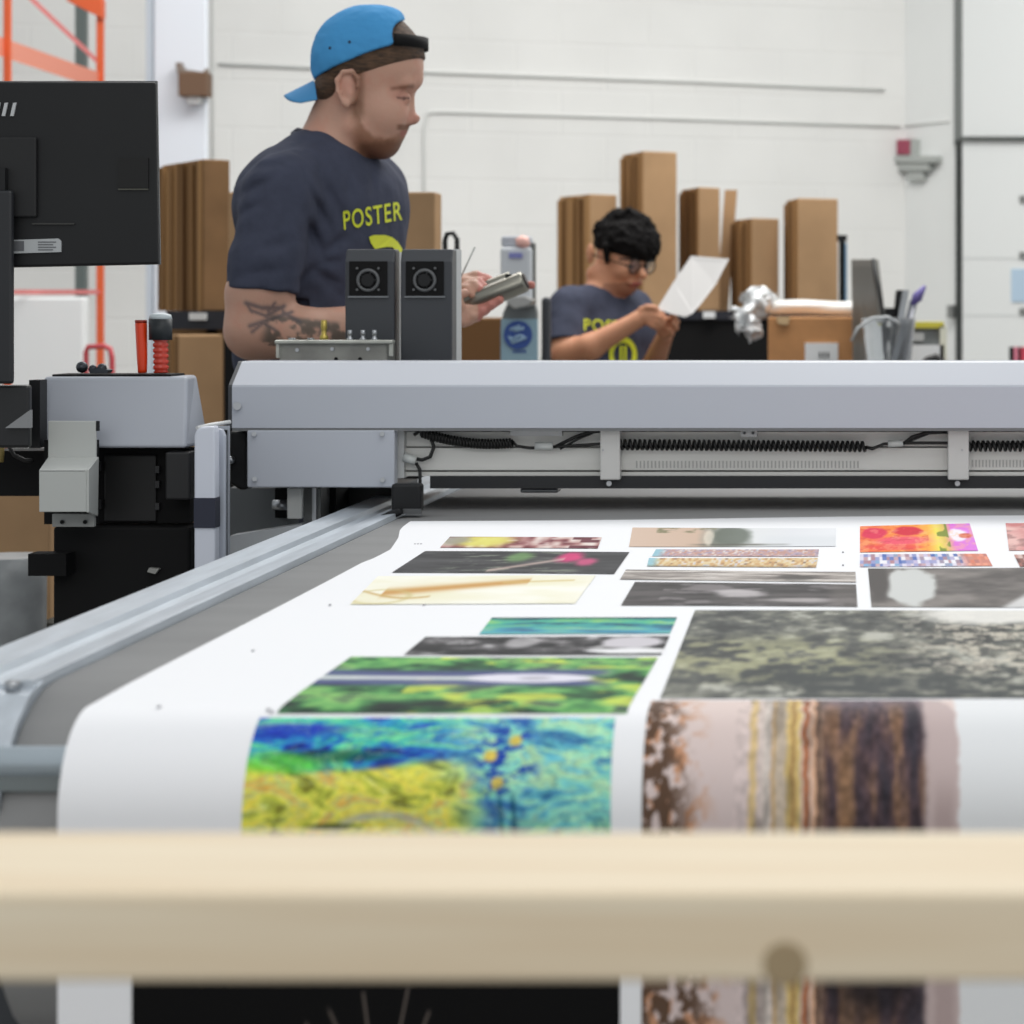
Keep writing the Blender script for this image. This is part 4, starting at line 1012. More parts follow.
def p_ruin(u,v):
    u = u/.826
    n1 = fbm(u*10,v*5,None,141); n2 = fbm(u*34,v*7,None,143); uu = u+.016*(fbm(u*14,v*34,None,142,5)-.5)
    c = full(u, (226,208,202)); c = mix(c, (206,190,190), sstep(.0,.4,v)*.6)
    fol = fbm(u*60,v*46,None,145,5); c = mix(c, (196,136,96), sstep(.5,.6,fbm(u*50,v*40,None,149))*(1-sstep(.08,.17,uu+.10*(.30-v)))*.8)
    c = mix(c, (92,70,56), sstep(.46,.55,fol+.12*(1-uu/.12)*(uu<.12)-.12*(v<.05))*(1-sstep(.05,.13,uu+.12*(.30-v)))*.95)
    c = mix(c, (214,200,190), (sstep(.24,.27,uu)-sstep(.40,.42,uu))*.9)
    for a,b,col in ((.228,.245,(214,186,130)),(.262,.275,(214,204,196)),(.28,.29,(190,150,90)),(.285,.31,(196,180,160)),(.31,.34,(214,184,110)),(.345,.36,(196,124,84)),(.322,.328,(150,110,70)),(.352,.356,(140,76,50)),(.365,.375,(230,176,140)),(.375,.385,(86,60,46))):
        c = mix(c, col, (sstep(a,a+.006,uu)-sstep(b,b+.006,uu))*.85)
    c = mix(c, c*.75, sstep(.5,.62,n2)*(uu>.22)*(uu<.39)*.8)
    dk = sstep(.385,.392,uu)-sstep(.60,.63,uu+.03*(n1-.5))
    c = c*(1-dk[:,None]) + pal(n2*.6+uu*.6, [(.35,(120,88,66)),(.55,(128,100,84)),(.65,(84,68,72)),(.8,(60,56,64))])*dk[:,None]
    c = mix(c, (150,116,86), (sstep(.42,.44,uu)-sstep(.455,.47,uu))*.6*sstep(.15,.3,v)); c = mix(c, (40,36,40), blob(u,v,.5,.62,.09,.12,.5,7,.5)*.8)
    c = mix(c, (130,118,128), dk*(1-sstep(.0,.14,v))*.7)
    c = mix(c, (196,178,176), (sstep(.61,.63,uu)-sstep(.685,.692,uu+.03*(1-sstep(.0,.12,v))))*.95); c = mix(c, (172,152,150), (sstep(.63,.645,uu)-sstep(.67,.685,uu))*.6*sstep(.25,.35,v))
    g_ = .80+.4*fbm(u*90,v*70,None,151,4); c = np.where(((uu>.2)&(uu<.61))[:,None], c*(g_**np.where(uu>.38,1.8,.8))[:,None], c); return mix(c, (232,234,236), sstep(.687,.694,uu))
pics = [
 ([(450,538),(602,538),(597.5,549.5),(440,549)], p_patch, 90, 20, 'small pink and yellow patchwork picture'),
 ([(425,552.5),(629.5,553),(614,575.5),(392,573.5)], p_floral, 120, 40, 'dark picture with a pink flower'),
 ([(378,577),(596,577),(575,605),(350,605)], p_cream, 120, 50, 'cream picture with a tan curve'),
 ([(492,618.5),(677,619),(670,635),(479,635)], p_teal, 110, 26, 'narrow teal and green picture'),
 ([(425.6,637.5),(669.7,637.5),(661,656),(403.6,655.5)], p_bw, 140, 30, 'black and white picture'),
 ([(351,657.7),(658,658.6),(627,714),(276.8,714)], p_green, 170, 70, 'green abstract picture with a white oval'),
 ([(260,718),(615.5,718),(611,850),(241,850)], p_vivid, 380, 200, 'vivid blue, green and yellow picture'),
 ([(132,958),(620,958),(620,1150),(132,1150)], p_black, 420, 50, 'nearly black picture with thin sparks'),
 ([(632.5,528),(836,529.5),(835.5,547),(629,547.5)], p_beige, 120, 30, 'beige and grey landscape picture'),
 ([(656,550),(819,550),(818,557),(652,557)], p_strip, 130, 10, 'thin lilac panorama strip'),
 ([(649,559),(818,558.5),(816,568),(647,567.5)], p_strip2, 130, 12, 'thin sand coloured panorama strip'),
 ([(626,571),(855.5,572.5),(856,583),(620,581)], p_wood, 120, 20, 'pale grey brushed panorama strip'),
 ([(635,583.5),(856,585),(857.5,608),(621,607)], p_dark, 120, 40, 'dark grey cloudy picture'),
 ([(860,527.6),(969.5,524.5),(978,552),(860,553)], p_tulip, 90, 40, 'orange and magenta flower picture'),
 ([(860,555),(986,555),(992.5,567),(860,567.5)], p_city, 90, 16, 'small lilac and blue city picture'),
 ([(868,569),(1090,569),(1110,608),(871.5,608)], p_grey, 120, 50, 'grey picture with a white rounded shape'),
 ([(1005.6,524),(1100,523),(1110,551),(1009,552)], p_pink, 50, 30, 'pink picture at the right edge'),
 ([(1014,556),(1100,556),(1105,568),(1020,568)], p_small, 40, 12, 'small reddish picture at the right edge'),
 ([(695,612),(1150,611),(1230,699),(660,699.5)], p_trees, 420, 130, 'dark grey green picture of trees'),
 ([(652,701.5),(1180,701),(1200,1150),(641.5,1150)], p_ruin, 460, 260, 'brown and pink watercolour picture'),
]
for c, f, nx, ny, lab in pics: picture(c, f, nx, ny, lab)
# tiny crop marks
for x,y in ((415,545),(418,545),(421,545),(268,711),(272,713),(424,606),(330,606),(253,652),(159,708),(843,553),(843,566)):
    X, s = XS(x,y); Y, z = surf(s); MB().box(X-.001,X+.001,Y-.002,Y+.002,z+.0005,z+.0018).build('crop_mark', mat('ink_mark', (150,150,156), .6), sht)

# ------------------------------------------------------------------ wooden rail in the foreground
wm = wood_mat()
wr = thing('wooden_rail', (-.1,1.0,0), 'pale pine rail running across the foreground in front of the printed sheet', 'rail')
yn = .96; zn = az(892,yn); zbm = az(983,yn)
MB().box(-1.0,.75,yn,yn+.112,zbm,zn).build('rail_board', wm, wr, .003, 3)
for x in (-.75,.5): MB().box(x-.045,x+.045,yn+.02,yn+.10,0,zbm).build('post', wm, wr, .003)
kn = mat('wood_knot', (162,142,110), .7)
MB().lathe((ax(785,yn),yn+.004,az(964,yn)),(ax(785,yn),yn-.0006,az(964,yn)),[(0,.009),(.9,.009),(1,.008)],20).build('knot', kn, wr, label='dark wood knot')

# ------------------------------------------------------------------ people
SK1 = (196,154,134); 
skin_m = vcmat('skin', .5, .35, bump=.08, bscale=250, sss=.08)
cloth_m = mat('slate_cotton', (68,72,88), .85, noise=.05, nscale=30, bump=.25, bscale=30, spec=.15)
ylw = mat('yellow_print', (214,222,50), .6)

def rot_y(deg):
    a = math.radians(deg); return [[math.cos(a),0,math.sin(a)],[0,1,0],[-math.sin(a),0,math.cos(a)]]
def rot_z(deg):
    a = math.radians(deg); return [[math.cos(a),-math.sin(a),0],[math.sin(a),math.cos(a),0],[0,0,1]]
def decal(name, s, box, fld_obj_PQ, parent, m, off=.002, slope=0, shear=0, arc=0, mesh=None):
    """letters laid on the cloth; box = pixel frame px0,px1,py0,py1"""
    P, Q = fld_obj_PQ
    bvh = BVHTree.FromPolygons([tuple(p) for p in P], [tuple(int(i) for i in q) for q in Q])
    if mesh is None:
        cu = bpy.data.curves.new('t','FONT'); cu.body = s; cu.size = 1; cu.space_character = 1.15; cu.offset = .012
        o = bpy.data.objects.new('t', cu); COL.objects.link(o); dg = bpy.context.evaluated_depsgraph_get(); dg.update()
        me = o.evaluated_get(dg).to_mesh(); V = [v.co.copy() for v in me.vertices]; Fc = [tuple(p.vertices) for p in me.polygons]
        o.evaluated_get(dg).to_mesh_clear(); bpy.data.objects.remove(o); bpy.data.curves.remove(cu)
    else: V, Fc = mesh
    x0 = min(v.x for v in V); x1 = max(v.x for v in V); y0 = min(v.y for v in V); y1 = max(v.y for v in V)
    out = []; cam_p = Vector((0,0,CZ))
    for v in V:
        u = (v.x-x0)/(x1-x0); t = (v.y-y0)/(y1-y0)
        px = box[0]+(box[1]-box[0])*u+shear*(t-.5); py = box[3]+(box[2]-box[3])*t-slope*u+arc*(u-.5)**2*4
        d = (at(px,py,4.0)-cam_p).normalized(); h_ = bvh.ray_cast(cam_p, d)
        if h_[0] is None: h_ = bvh.find_nearest(at(px,py,P[:,1].mean()))
        out.append(h_[0]-d*off)
    mb = MB(); mb.add(out, Fc); n = len(out)
    return mb.build(name, m, parent)

def ring_mesh(n=28, r0=.68, bars=True):
    V = []; Fc = []
    for i in range(n):
        a = 2*math.pi*i/n; V += [Vector((math.cos(a),math.sin(a),0)), Vector((r0*math.cos(a),r0*math.sin(a),0))]
    for i in range(n): j = (i+1)%n; Fc.append((2*i,2*j,2*j+1,2*i+1))
    if bars:
        for x in (-.14,.14+.02):
            k = len(V); V += [Vector((x-.09,-.5,0)),Vector((x+.09,-.5,0)),Vector((x+.09,.5,0)),Vector((x-.09,.5,0))]; Fc.append((k,k+1,k+2,k+3))
    return V, Fc

# ---- worker in the blue cap
Ym = 4.30
def M(px, py, dy=0): return tuple(at(px, py, Ym+dy))
root = thing('person', (ax(325,Ym), Ym, 0), 'person in a backwards blue cap and slate t-shirt looking down at a silver tube', 'person')
YW = 32
Rz = rot_z(-YW)
g = Field((-1.20,3.92,.72),(-.50,4.72,1.84),.0032)
SKR = rot_y(15)
g.ell(M(367,61), (.091,.076,.090), SKR)
g.ell(M(391,66), (.056,.062,.058), None, .02)
g.ell(M(372.5,103), (.070,.063,.096), rot_y(-6), .02)
g.ell(M(384,112,-.035), (.036,.024,.036), None, .02).ell(M(384,112,.035), (.036,.024,.036), None, .02)
g.cone(M(352,128,-.046), M(383,144,-.014), .022, .021, .02).cone(M(352,128,.046), M(383,144,.014), .022, .021, .02)
g.ell(M(384,143), (.022,.026,.022), None, .015)
g.cone(M(409,92), M(410,115), .0075, .0100, .008).ell(M(413.5,119.5), (.0130,.0100,.0095), rot_y(-20), .006)
g.ell(M(407,121,-.010), (.009,.007,.0075), None, .005).ell(M(407,121,.010), (.009,.007,.0075), None, .005)
g.cone(M(414,80,0), M(406,84,-.038), .0095, .007, .016).cone(M(414,80,0), M(406,84,.038), .0095, .007, .016)
g.ell(M(409,97,-.029), (.013,.014,.010), None, .012, 'sub').ell(M(409,97,.029), (.013,.014,.010), None, .012, 'sub')
g.ell(M(404,98.5,-.029), (.0125,.0125,.0125), None, .004).ell(M(404,98.5,.029), (.0125,.0125,.0125), None, .004)
g.cone(M(401,130.5,0), M(394,131,-.022), .0085, .005, .004).cone(M(401,130.5,0), M(394,131,.022), .0085, .005, .004)
g.cone(M(399,136.5,0), M(392,136,-.018), .0085, .005, .004).cone(M(399,136.5,0), M(392,136,.018), .0085, .005, .004)
# ears
for sg in (-1, 1):
    g.ell(M(349,88,sg*.072), (.017,.012,.031), rot_y(-8), .006)
    pts = [(344,103),(338,92),(337,80),(343,72),(352,71),(358,78),(358,87)]
    for a, b in zip(pts[:-1], pts[1:]): g.cone(M(*a,sg*.084), M(*b,sg*.084), .0042, .0042, .004)
    g.ell(M(346,104,sg*.081), (.0075,.005,.008), None, .004)
    g.ell(M(351,86,sg*.088), (.009,.007,.014), None, .003, 'sub')
# neck, torso
g.cone(M(350,100), M(327,162), .055, .062, .02)
g.cone(M(330,154,-.02), M(292,182,-.13), .045, .038, .03).cone(M(330,154,.02), M(368,182,.13), .045, .038, .03)
g.ell(M(323,210), (.092,.170,.11), Rz, .03).ell(M(321,285), (.090,.140,.15), Rz, .03).ell(M(320,370), (.10,.150,.12), Rz, .03)
# near arm
g.cone(M(281,198,-.163), M(266,262,-.185), .046, .050, .02).cone(M(266,262,-.185), M(260,295,-.195), .050, .054, .02).cone(M(260,295,-.195), M(255,330,-.205), .055, .048, .02)
g.cone(M(255,330,-.205), M(300,334,-.19), .048, .043, .02).cone(M(300,334,-.19), M(430,316,-.08), .043, .026, .02)
# far arm
g.cone(M(368,200,.163), M(364,290,.19), .046, .044, .03).cone(M(366,290,.20), M(442,292,.08), .042, .027, .02)
# near hand cups the tube from below
g.ell(M(443,309,-.055), (.040,.020,.024), rot_y(-14), .012)
def finger(pts, r0, r1, k=.004):
    n = len(pts)-1
    for i in range(n): g.cone(M(*pts[i]), M(*pts[i+1]), r0+(r1-r0)*i/n, r0+(r1-r0)*(i+1)/n, k)
finger([(463,309,-.045),(478,310,-.030),(491,305,-.022),(500,300,-.030)], .0095, .0080)
finger([(461,313,-.05),(474,314,-.036),(484,311,-.030),(491,305,-.036)], .0095, .0080)
finger([(459,317,-.055),(469,319,-.042),(477,317,-.038),(482,311,-.042)], .0092, .0078)
finger([(456,319,-.06),(463,323,-.050),(469,321,-.045),(473,316,-.048)], .0085, .0070)
finger([(449,304,-.06),(456,296,-.055),(465,293,-.045)], .0105, .0085)
# far hand lies over the tube, index along it
g.ell(M(458,288,.03), (.040,.022,.026), rot_y(12), .012)
finger([(468,282,.02),(481,282,.022),(500,284,.03),(520,285,.026),(532,285,.005)], .0095, .0075)
finger([(468,286,.01),(478,282,.0),(484,287,-.006)], .0098, .0082)
finger([(464,288,.0),(474,285,-.012),(480,290,-.018)], .0098, .0082)
finger([(458,290,-.005),(467,289,-.02),(472,295,-.026)], .0090, .0075)
finger([(462,280,.035),(476,276,.035),(488,279,.030)], .0105, .0085)
g.warp(lambda x,y,z: .0010*(fbm(x*60,y*60,z*60,5)-.5))
def col1(P):
    px, py = topx(P); c = full(px, SK1); n = fbm(P[:,0]*40,P[:,1]*40,P[:,2]*40,7); n2 = fbm(P[:,0]*160,P[:,1]*160,P[:,2]*160,9)
    c = mix(c, (196,140,120), sstep(.5,.75,n)*.4)
    head = (py < 175)&(px > 300)
    edge = (n2-.5)*5
    # beard: below a line from the ear to the corner of the mouth, and under the chin
    top_ = np.interp(px, [350,357,364,374,388,398,410], [98,112,128,137,139,134,124])
    jaw = sstep(-4,4, (py+edge)-top_)*sstep(347,361,px+edge*.8)*(py < 166)
    low = sstep(-4,5, (py+edge)-(144-(px-352)*.10))*sstep(351,364,px+edge*.6)*(py<168)
    st = sstep(350,356,px+edge*.3)*(1-sstep(360,367,px+edge*.4))*sstep(66,74,py)*(1-sstep(112,124,py))
    c = mix(c, (128,86,62), np.clip(jaw,0,1)*.62*head); c = mix(c, (98,64,46), np.clip(low,0,1)*.7*head)
    c = mix(c, (112,78,56), st*.55*head*(np.abs(P[:,1]-Ym) > .05))
    mo_ = sstep(395,400,px)*sstep(123.5,125.5,py)*(1-sstep(129,131,py)); c = mix(c, (116,74,54), mo_*.8*head)
    lip = sstep(399,402,px)*(py>130.5)*(py<137); c = mix(c, (166,96,90), lip*.6*head)
    c = mix(c, (118,80,62), np.exp(-((py-86-(414-px)*.12)/2.0)**2)*sstep(388,393,px)*(1-sstep(412,416,px))*.7*head*(np.abs(P[:,1]-Ym)>.008))
    dx = (px-403)/6.5; dy = (py-98.0-(px-403)*.08)/1.7
    eye = (dx*dx+dy*dy < 1)*(np.abs(P[:,1]-Ym)>.015); c = mix(c, (66,46,42), eye*.85*head); c = mix(c, (150,100,88), np.exp(-((px-402)/9)**2-((py-96)/4.5)**2)*.45*head)
    c = mix(c, (184,120,108), np.exp(-((px-413)**2+(py-119)**2)/60)*.45*head)
    c = mix(c, (206,140,124), np.exp(-((px-348)**2+(py-86)**2)/120)*.4*head)
    # tattoos on the near forearm
    arm = (P[:,1] < Ym-.03)&(py > 290)&(px < 440)
    t1 = fbm(P[:,0]*55, P[:,2]*55, P[:,1]*20, 17); t2 = fbm(P[:,0]*90, P[:,2]*90, P[:,1]*20, 19)
    dense = sstep(262,275,px+ (py-320)*.3)*sstep(314,320,py+(290-px)*.12)*(py<346)
    c = mix(c, (92,84,76), arm*dense*sstep(.40,.52,t1)*.85)
    def stroke(x0,y0,x1,y1,wd):
        d_ = np.array([x1-x0,y1-y0],float); L = (d_**2).sum(); t_ = np.clip(((px-x0)*d_[0]+(py-y0)*d_[1])/L,0,1)
        return np.exp(-(((px-x0-t_*d_[0])**2+(py-y0-t_*d_[1])**2)/wd**2))
    m_ = 0
    for s_ in ((246,303,262,308,2.2),(250,310,266,316,1.6),(262,308,282,308,2.6),(266,316,284,306,2.2),(250,326,268,320,2.2),(268,320,292,312,1.8),(252,332,262,324,1.6),(246,303,252,312,1.4),(275,303,268,312,1.6),(283,312,300,322,2),(262,322,275,330,1.6)): m_ = np.maximum(m_, stroke(*s_))
    c = mix(c, (84,76,80), arm*m_*.75)
    # ruddy finger tips
    c = mix(c, (196,110,104), (px>478)*(py<330)*.55)
    return c
field_obj('body', g, skin_m, root, col1)
# t-shirt
t = Field((-1.22,3.90,.80),(-.55,4.72,1.62),.0042)
t.ell(M(323,207), (.112,.194,.126), Rz, .03)
t.ell(M(322,262), (.116,.178,.15), Rz, .03).ell(M(322,350), (.122,.180,.15), Rz, .03)
t.cone(M(328,163,-.03), M(286,184,-.145), .052, .056, .03).cone(M(330,163,.03), M(374,184,.145), .050, .056, .03)
t.ell(M(316,152,0), (.050,.085,.035), None, .03)
t.cone(M(280,193,-.165), M(266,262,-.19), .063, .063, .03)
t.cone(M(266,262,-.19), M(262,312,-.20), .063, .063, .012)
t.cone(M(369,197,.165), M(364,262,.19), .060, .058, .03).cone(M(364,262,.19), M(364,310,.2), .058, .058, .012)
# sleeve hems
hemn = np.array(M(257,312,-.20))-np.array(M(262,262,-.19))
t.plane(M(258,293,-.2), hemn, ((-1.22,3.90,1.18),(ax(297,4.1),4.17,1.40)))
t.plane((0,0,.86),(0,0,-1))
def folds(x,y,z):
    px = CX+F*x/y; py = CY-F*(z-CZ)/y
    r = .0045*(fbm(x*13,y*13,z*9,3)-.5)*2 + .010*(.5-np.abs(fbm(x*9+z*5,y*9,z*7-x*6,41,3)-.5)*4)*(np.abs(fbm(x*9+z*5,y*9,z*7-x*6,41,3)-.5) < .125)*.5
    def fold(x0,y0,x1,y1,wd,dep):
        dx, dy = x1-x0, y1-y0; L = dx*dx+dy*dy; t_ = np.clip(((px-x0)*dx+(py-y0)*dy)/L,0,1)
        d2 = (px-x0-t_*dx)**2+(py-y0-t_*dy)**2
        return 1.05*dep*np.exp(-d2/wd**2)*np.sin(np.pi*np.clip(t_,.08,.95))
    near = (y < Ym+.02)
    for q in ((240,196,275,176,4,.007),(238,218,262,200,4,.006),(302,176,336,240,4,.006),(318,172,352,232,5,.006),(322,256,350,232,5,.008),(318,262,345,262,4,.006),(318,272,344,286,4,.006),(305,215,325,262,5,.010),(312,268,345,300,5,.006),(296,285,322,262,4,.006),(250,170,285,162,5,.004),(345,170,352,205,4,.004),(372,168,374,200,4,.004),(245,252,300,240,6,.004),(240,275,290,268,5,.004)):
        r = r + near*fold(*q)
    return r
t.warp(folds, .03)
shirt, SP, SQ = field_obj('t_shirt', t, cloth_m, root, smooth_it=1)
# neck ribbing where the shirt meets the neck
nb = []
for px, py, dy in ((294,134,0),(298,139,-.045),(309,147,-.066),(322,156,-.074),(335,163,-.070),(349,167.5,-.052),(360,168,-.02),(366,164,.02),(360,156,.05),(338,143,.066),(312,134,.055),(298,131,.03),(294,134,0)):
    nb.append(Vector(M(px,py,dy)))
MB().tube(nb, .0065, 8).build('neckband', mat('slate_rib', (62,66,82), .9), shirt)
decal('chest_lettering', 'POSTER', (343.5,402,211,230), (SP,SQ), shirt, ylw, off=.003, slope=10, shear=-1)
# yellow emblem, only its upper stroke shows above the lamp boxes
em = [(369,237),(374,235),(385,235),(392,237),(398,242),(402,248),(404,256),(398,256),(396,250),(392,247),(386,247),(380,248),(375,249),(371,243)]
V = [Vector((x,-y,0)) for x,y in em]; decal('chest_emblem', '', (369,404,235,256), (SP,SQ), shirt, ylw, off=.0045, mesh=(V,[(0,1,2,12,13),(2,3,10,11,12),(3,4,9,10),(4,5,8,9),(5,6,7,8)]))
# hair
hr = Field((-.98,4.19,1.55),(-.72,4.41,1.84),.0026)
hr.ell(M(367,59), (.0945,.0790,.0935), SKR, .004).ell(M(391,62), (.0595,.066,.058), None, .02)
n_ = np.array(M(352,82))-np.array(M(426,57)); 
hr.plane(M(426,58), (-(n_[2]), 0, n_[0]))
hr2 = Field((-.98,4.19,1.52),(-.72,4.41,1.84),.0026)
hr2.ell(M(337,86), (.038,.062,.046), rot_y(14), .01)
hr2.plane(M(334,110), (0,0,-1))
hair_m = mat('brown_hair', (86,64,46), .7, noise=.3, nscale=60, bump=.5, bscale=180, stretch=(1,1,4))
D = np.minimum(hr.D[:,:,-min(hr.n[2],hr2.n[2]):], hr2.D[:,:,-min(hr.n[2],hr2.n[2]):]) if False else None
ho, _, _ = field_obj('hair', hr, hair_m, root)
ho2, _, _ = field_obj('nape_hair', hr2, hair_m, root)
# cap
cp = Field((-1.00,4.17,1.58),(-.70,4.43,1.84),.0026)
cp.ell(M(366.5,60.5), (.0990,.0840,.0995), SKR, .004).ell(M(386,52), (.064,.074,.070), None, .03)
a_, b_ = np.array(M(398,49)), np.array(M(312,82)); d_ = b_-a_; nrm = np.array([-d_[2],0,d_[0]]); nrm = nrm if nrm[2] < 0 else -nrm
cp.plane(a_, nrm)
cp.cone(M(412,40,-.045), M(412,40,.045), .038, .038, .003, 'sub')
cp.plane(M(404,20), (1,0,.35))
cp.warp(lambda x,y,z: .003*(fbm(x*25,y*25,z*40,15)-.5)*2)
cap_m = mat('blue_twill', (72,150,206), .8, bump=.15, bscale=60, spec=.2)
cap_o, CP, CQ = field_obj('cap', cp, cap_m, root, smooth_it=1)
bm_ = MB(); vs = []; fs = []; NT, NW = 10, 16
for lay in (0,1):
    for i in range(NT+1):
        for j in range(NW+1):
            wv = -1+2*j/NW; tt = i/NT
            ext = max(0, 1-(abs(wv))**3.2)**.6
            px = 317-(30*tt*ext)-3*(1-wv*wv); py = 80+ (15*tt)*ext + 19*abs(wv)**2.2 + lay*1.2
            vs.append(M(px, py, wv*.072))
n1 = (NT+1)*(NW+1)
for lay in (0,1):
    for i in range(NT):
        for j in range(NW): 
            q = [i*(NW+1)+j, i*(NW+1)+j+1, (i+1)*(NW+1)+j+1, (i+1)*(NW+1)+j]; q = [k+lay*n1 for k in q]; fs.append(q if lay else q[::-1])
for j in range(NW): fs.append([NT*(NW+1)+j, NT*(NW+1)+j+1, NT*(NW+1)+j+1+n1, NT*(NW+1)+j+n1])
bm_.add(vs, fs, True); bm_.build('brim', mat('blue_brim', (60,134,186), .8), cap_o)
eye_ = MB()
for x,y in ((330,48),(349.5,42)):
    d = (at(x,y,4)-Vector((0,0,CZ))).normalized()
    bv = BVHTree.FromPolygons([tuple(p) for p in CP], [tuple(int(i) for i in q) for q in CQ]); hit = bv.ray_cast(Vector((0,0,CZ)), d)
    if hit[0]: eye_.cyl(hit[0]+hit[1]*.0008, hit[0]-hit[1]*.002, .0028, 12)
eye_.build('eyelet', mat('eyelet_dark', (20,40,70), .6), cap_o)
stv = []; stf = []; n = 40
for i in range(n+1):
    th = math.radians(-63+126*i/n); x = ax(380,Ym)+.080*math.cos(th); y = Ym+.079*math.sin(th)
    sl = .0
    for rr_, zz in ((1.0,az(38,Ym)),(1.0,az(50,Ym)),(.975,az(50,Ym)),(.975,az(38,Ym))):
        stv.append((ax(380,Ym)+.086*rr_*math.cos(th), Ym+.083*rr_*math.sin(th), zz+.0))
for i in range(n):
    for k in range(4): stf.append((i*4+k, i*4+(k+1)%4, (i+1)*4+(k+1)%4, (i+1)*4+k))
stf += [(0,1,2,3),(n*4+3,n*4+2,n*4+1,n*4)]
MB().add(stv, stf, True).build('strap', soft_black, cap_o)
# trousers and shoes, hidden by the console but built
tr = Field((-1.2,4.02,.04),(-.6,4.6,1.0),.008)
tr.ell((ax(322,Ym),Ym,.88),(.13,.185,.12),Rz,.03)
for sg in (-1,1):
    hx, hy = ax(322,Ym)+sg*.05*(-1), Ym+sg*.085
    tr.cone((hx+.0,hy,.86),(hx+.02,hy,.48),.09,.065,.02).cone((hx+.02,hy,.48),(hx,hy,.09),.065,.055,.02)
tr.plane((0,0,.08),(0,0,-1))
field_obj('trousers', tr, mat('dark_denim', (44,46,58), .85), root)
for sg in (-1,1):
    hx, hy = ax(322,Ym)+sg*.05*(-1), Ym+sg*.085
    so = Field((hx-.12,hy-.08,-.01),(hx+.24,hy+.08,.14),.006)
    so.cone((hx-.02,hy,.055),(hx+.14,hy,.045),.05,.042).plane((0,0,0),(0,0,-1)); so.cone((hx,hy,.07),(hx,hy,.11),.045,.045)
    field_obj('shoe', so, mat('shoe_black', (30,30,32), .6), root)

# silver tube in the hands
tu = thing('metal_tube', M(490,296,0), 'brushed silver double tube held by the person in the blue cap', 'tube')
MB().lathe(M(458,309,-.012), M(525,281,-.012), [(0,.013),(.02,.0175),(.06,.0195),(.96,.0195),(1,.018)], 24).build('front_barrel', nickel, tu)
MB().lathe(M(446,303,.022), M(511,277.5,.022), [(0,.010),(.03,.012),(.97,.012),(1,.011)], 20).build('rear_barrel', nickel, tu)
MB().cyl(M(525.2,280.8,-.012), M(526.5,280.3,-.012), .014, 20).build('tube_mouth', mat('mouth_dark', (60,50,50), .5), tu)
MB().box(*[v for v in (M(505,277,-.02)[0],M(512,277,-.02)[0])], Ym-.018, Ym-.008, M(510,279,0)[2], M(510,274.5,0)[2]).build('clip', black, tu)
wire = MB().cyl(M(459,281,-.03), M(475,247,-.03), .0012, 8)
single('thin_wire', wire, mat('wire_grey', (150,152,150), .4, .5), 'thin straight wire sticking up between the fingers near the lamp box', 'wire')

# ---- worker with glasses
Y2 = 6.90
def N(px, py, dy=0): return tuple(at(px, py, Y2+dy))
r2 = thing('person', (ax(600,Y2), Y2, 0), 'person with black hair and glasses in a slate t-shirt bent over a white sheet', 'person')
R2 = rot_z(-48)
SK2 = (196,140,108)
g = Field((-.92,6.42,.85),(-.36,7.22,1.56),.0038)
HR = rot_z(-40)
def HL(px, py, f, s, u=0):     # head local offsets: f forward (down right), s to the side, from a pixel anchor
    p = Vector(N(px,py,0)); fw = Vector((math.cos(math.radians(-40)), math.sin(math.radians(-40)), 0)); sd = Vector((-fw.y, fw.x, 0)); return tuple(p+fw*f+sd*s+Vector((0,0,u)))
g.ell(N(624,243), (.084,.074,.084), HR)
g.ell(HL(617,268,.030,0), (.058,.060,.074), HR, .02)
g.ell(HL(612,286,.055,0), (.025,.025,.022), None, .02)
for sg in (-1,1):
    g.cone(HL(606,274,.0,sg*.045), HL(612,287,.045,sg*.015), .024, .02, .02)
    g.ell(HL(616,272,.066,sg*.034), (.021,.021,.019), None, .015)
    g.ell(HL(612,254,-.012,sg*.074), (.014,.009,.030), HR, .006)
    g.ell(HL(618,266,.088,sg*.030), (.013,.012,.010), None, .006, 'sub')
    g.ell(HL(618,267,.076,sg*.030), (.013,.013,.012), None, .003)
g.cone(HL(618,263,.088,0), HL(617,275,.100,0), .009, .012, .008); g.ell(HL(617,276,.106,0), (.012,.012,.010), None, .006)
g.cone(HL(614,283,.085,-.02), HL(614,283,.085,.02), .008, .008, .006)
g.cone(N(612,262), N(601,298), .046, .054, .02)
g.cone(N(600,298,-.03), N(572,304,-.12), .045, .042, .03).cone(N(600,298,.03), N(632,304,.12), .045, .042, .03)
g.ell(N(602,338), (.10,.175,.13), R2, .03).ell(N(604,390), (.105,.16,.16), R2, .03)
g.cone(N(568,305,-.12), N(567,352,-.20), .048, .042, .03)
g.cone(N(567,354,-.20), N(590,347,-.24), .040, .036, .02).cone(N(590,347,-.24), N(634,322,-.24), .036, .024, .015)
g.cone(N(632,308,.12), N(648,385,.05), .046, .038, .03).cone(N(648,378,.02), N(664,338,-.14), .038, .024, .02)
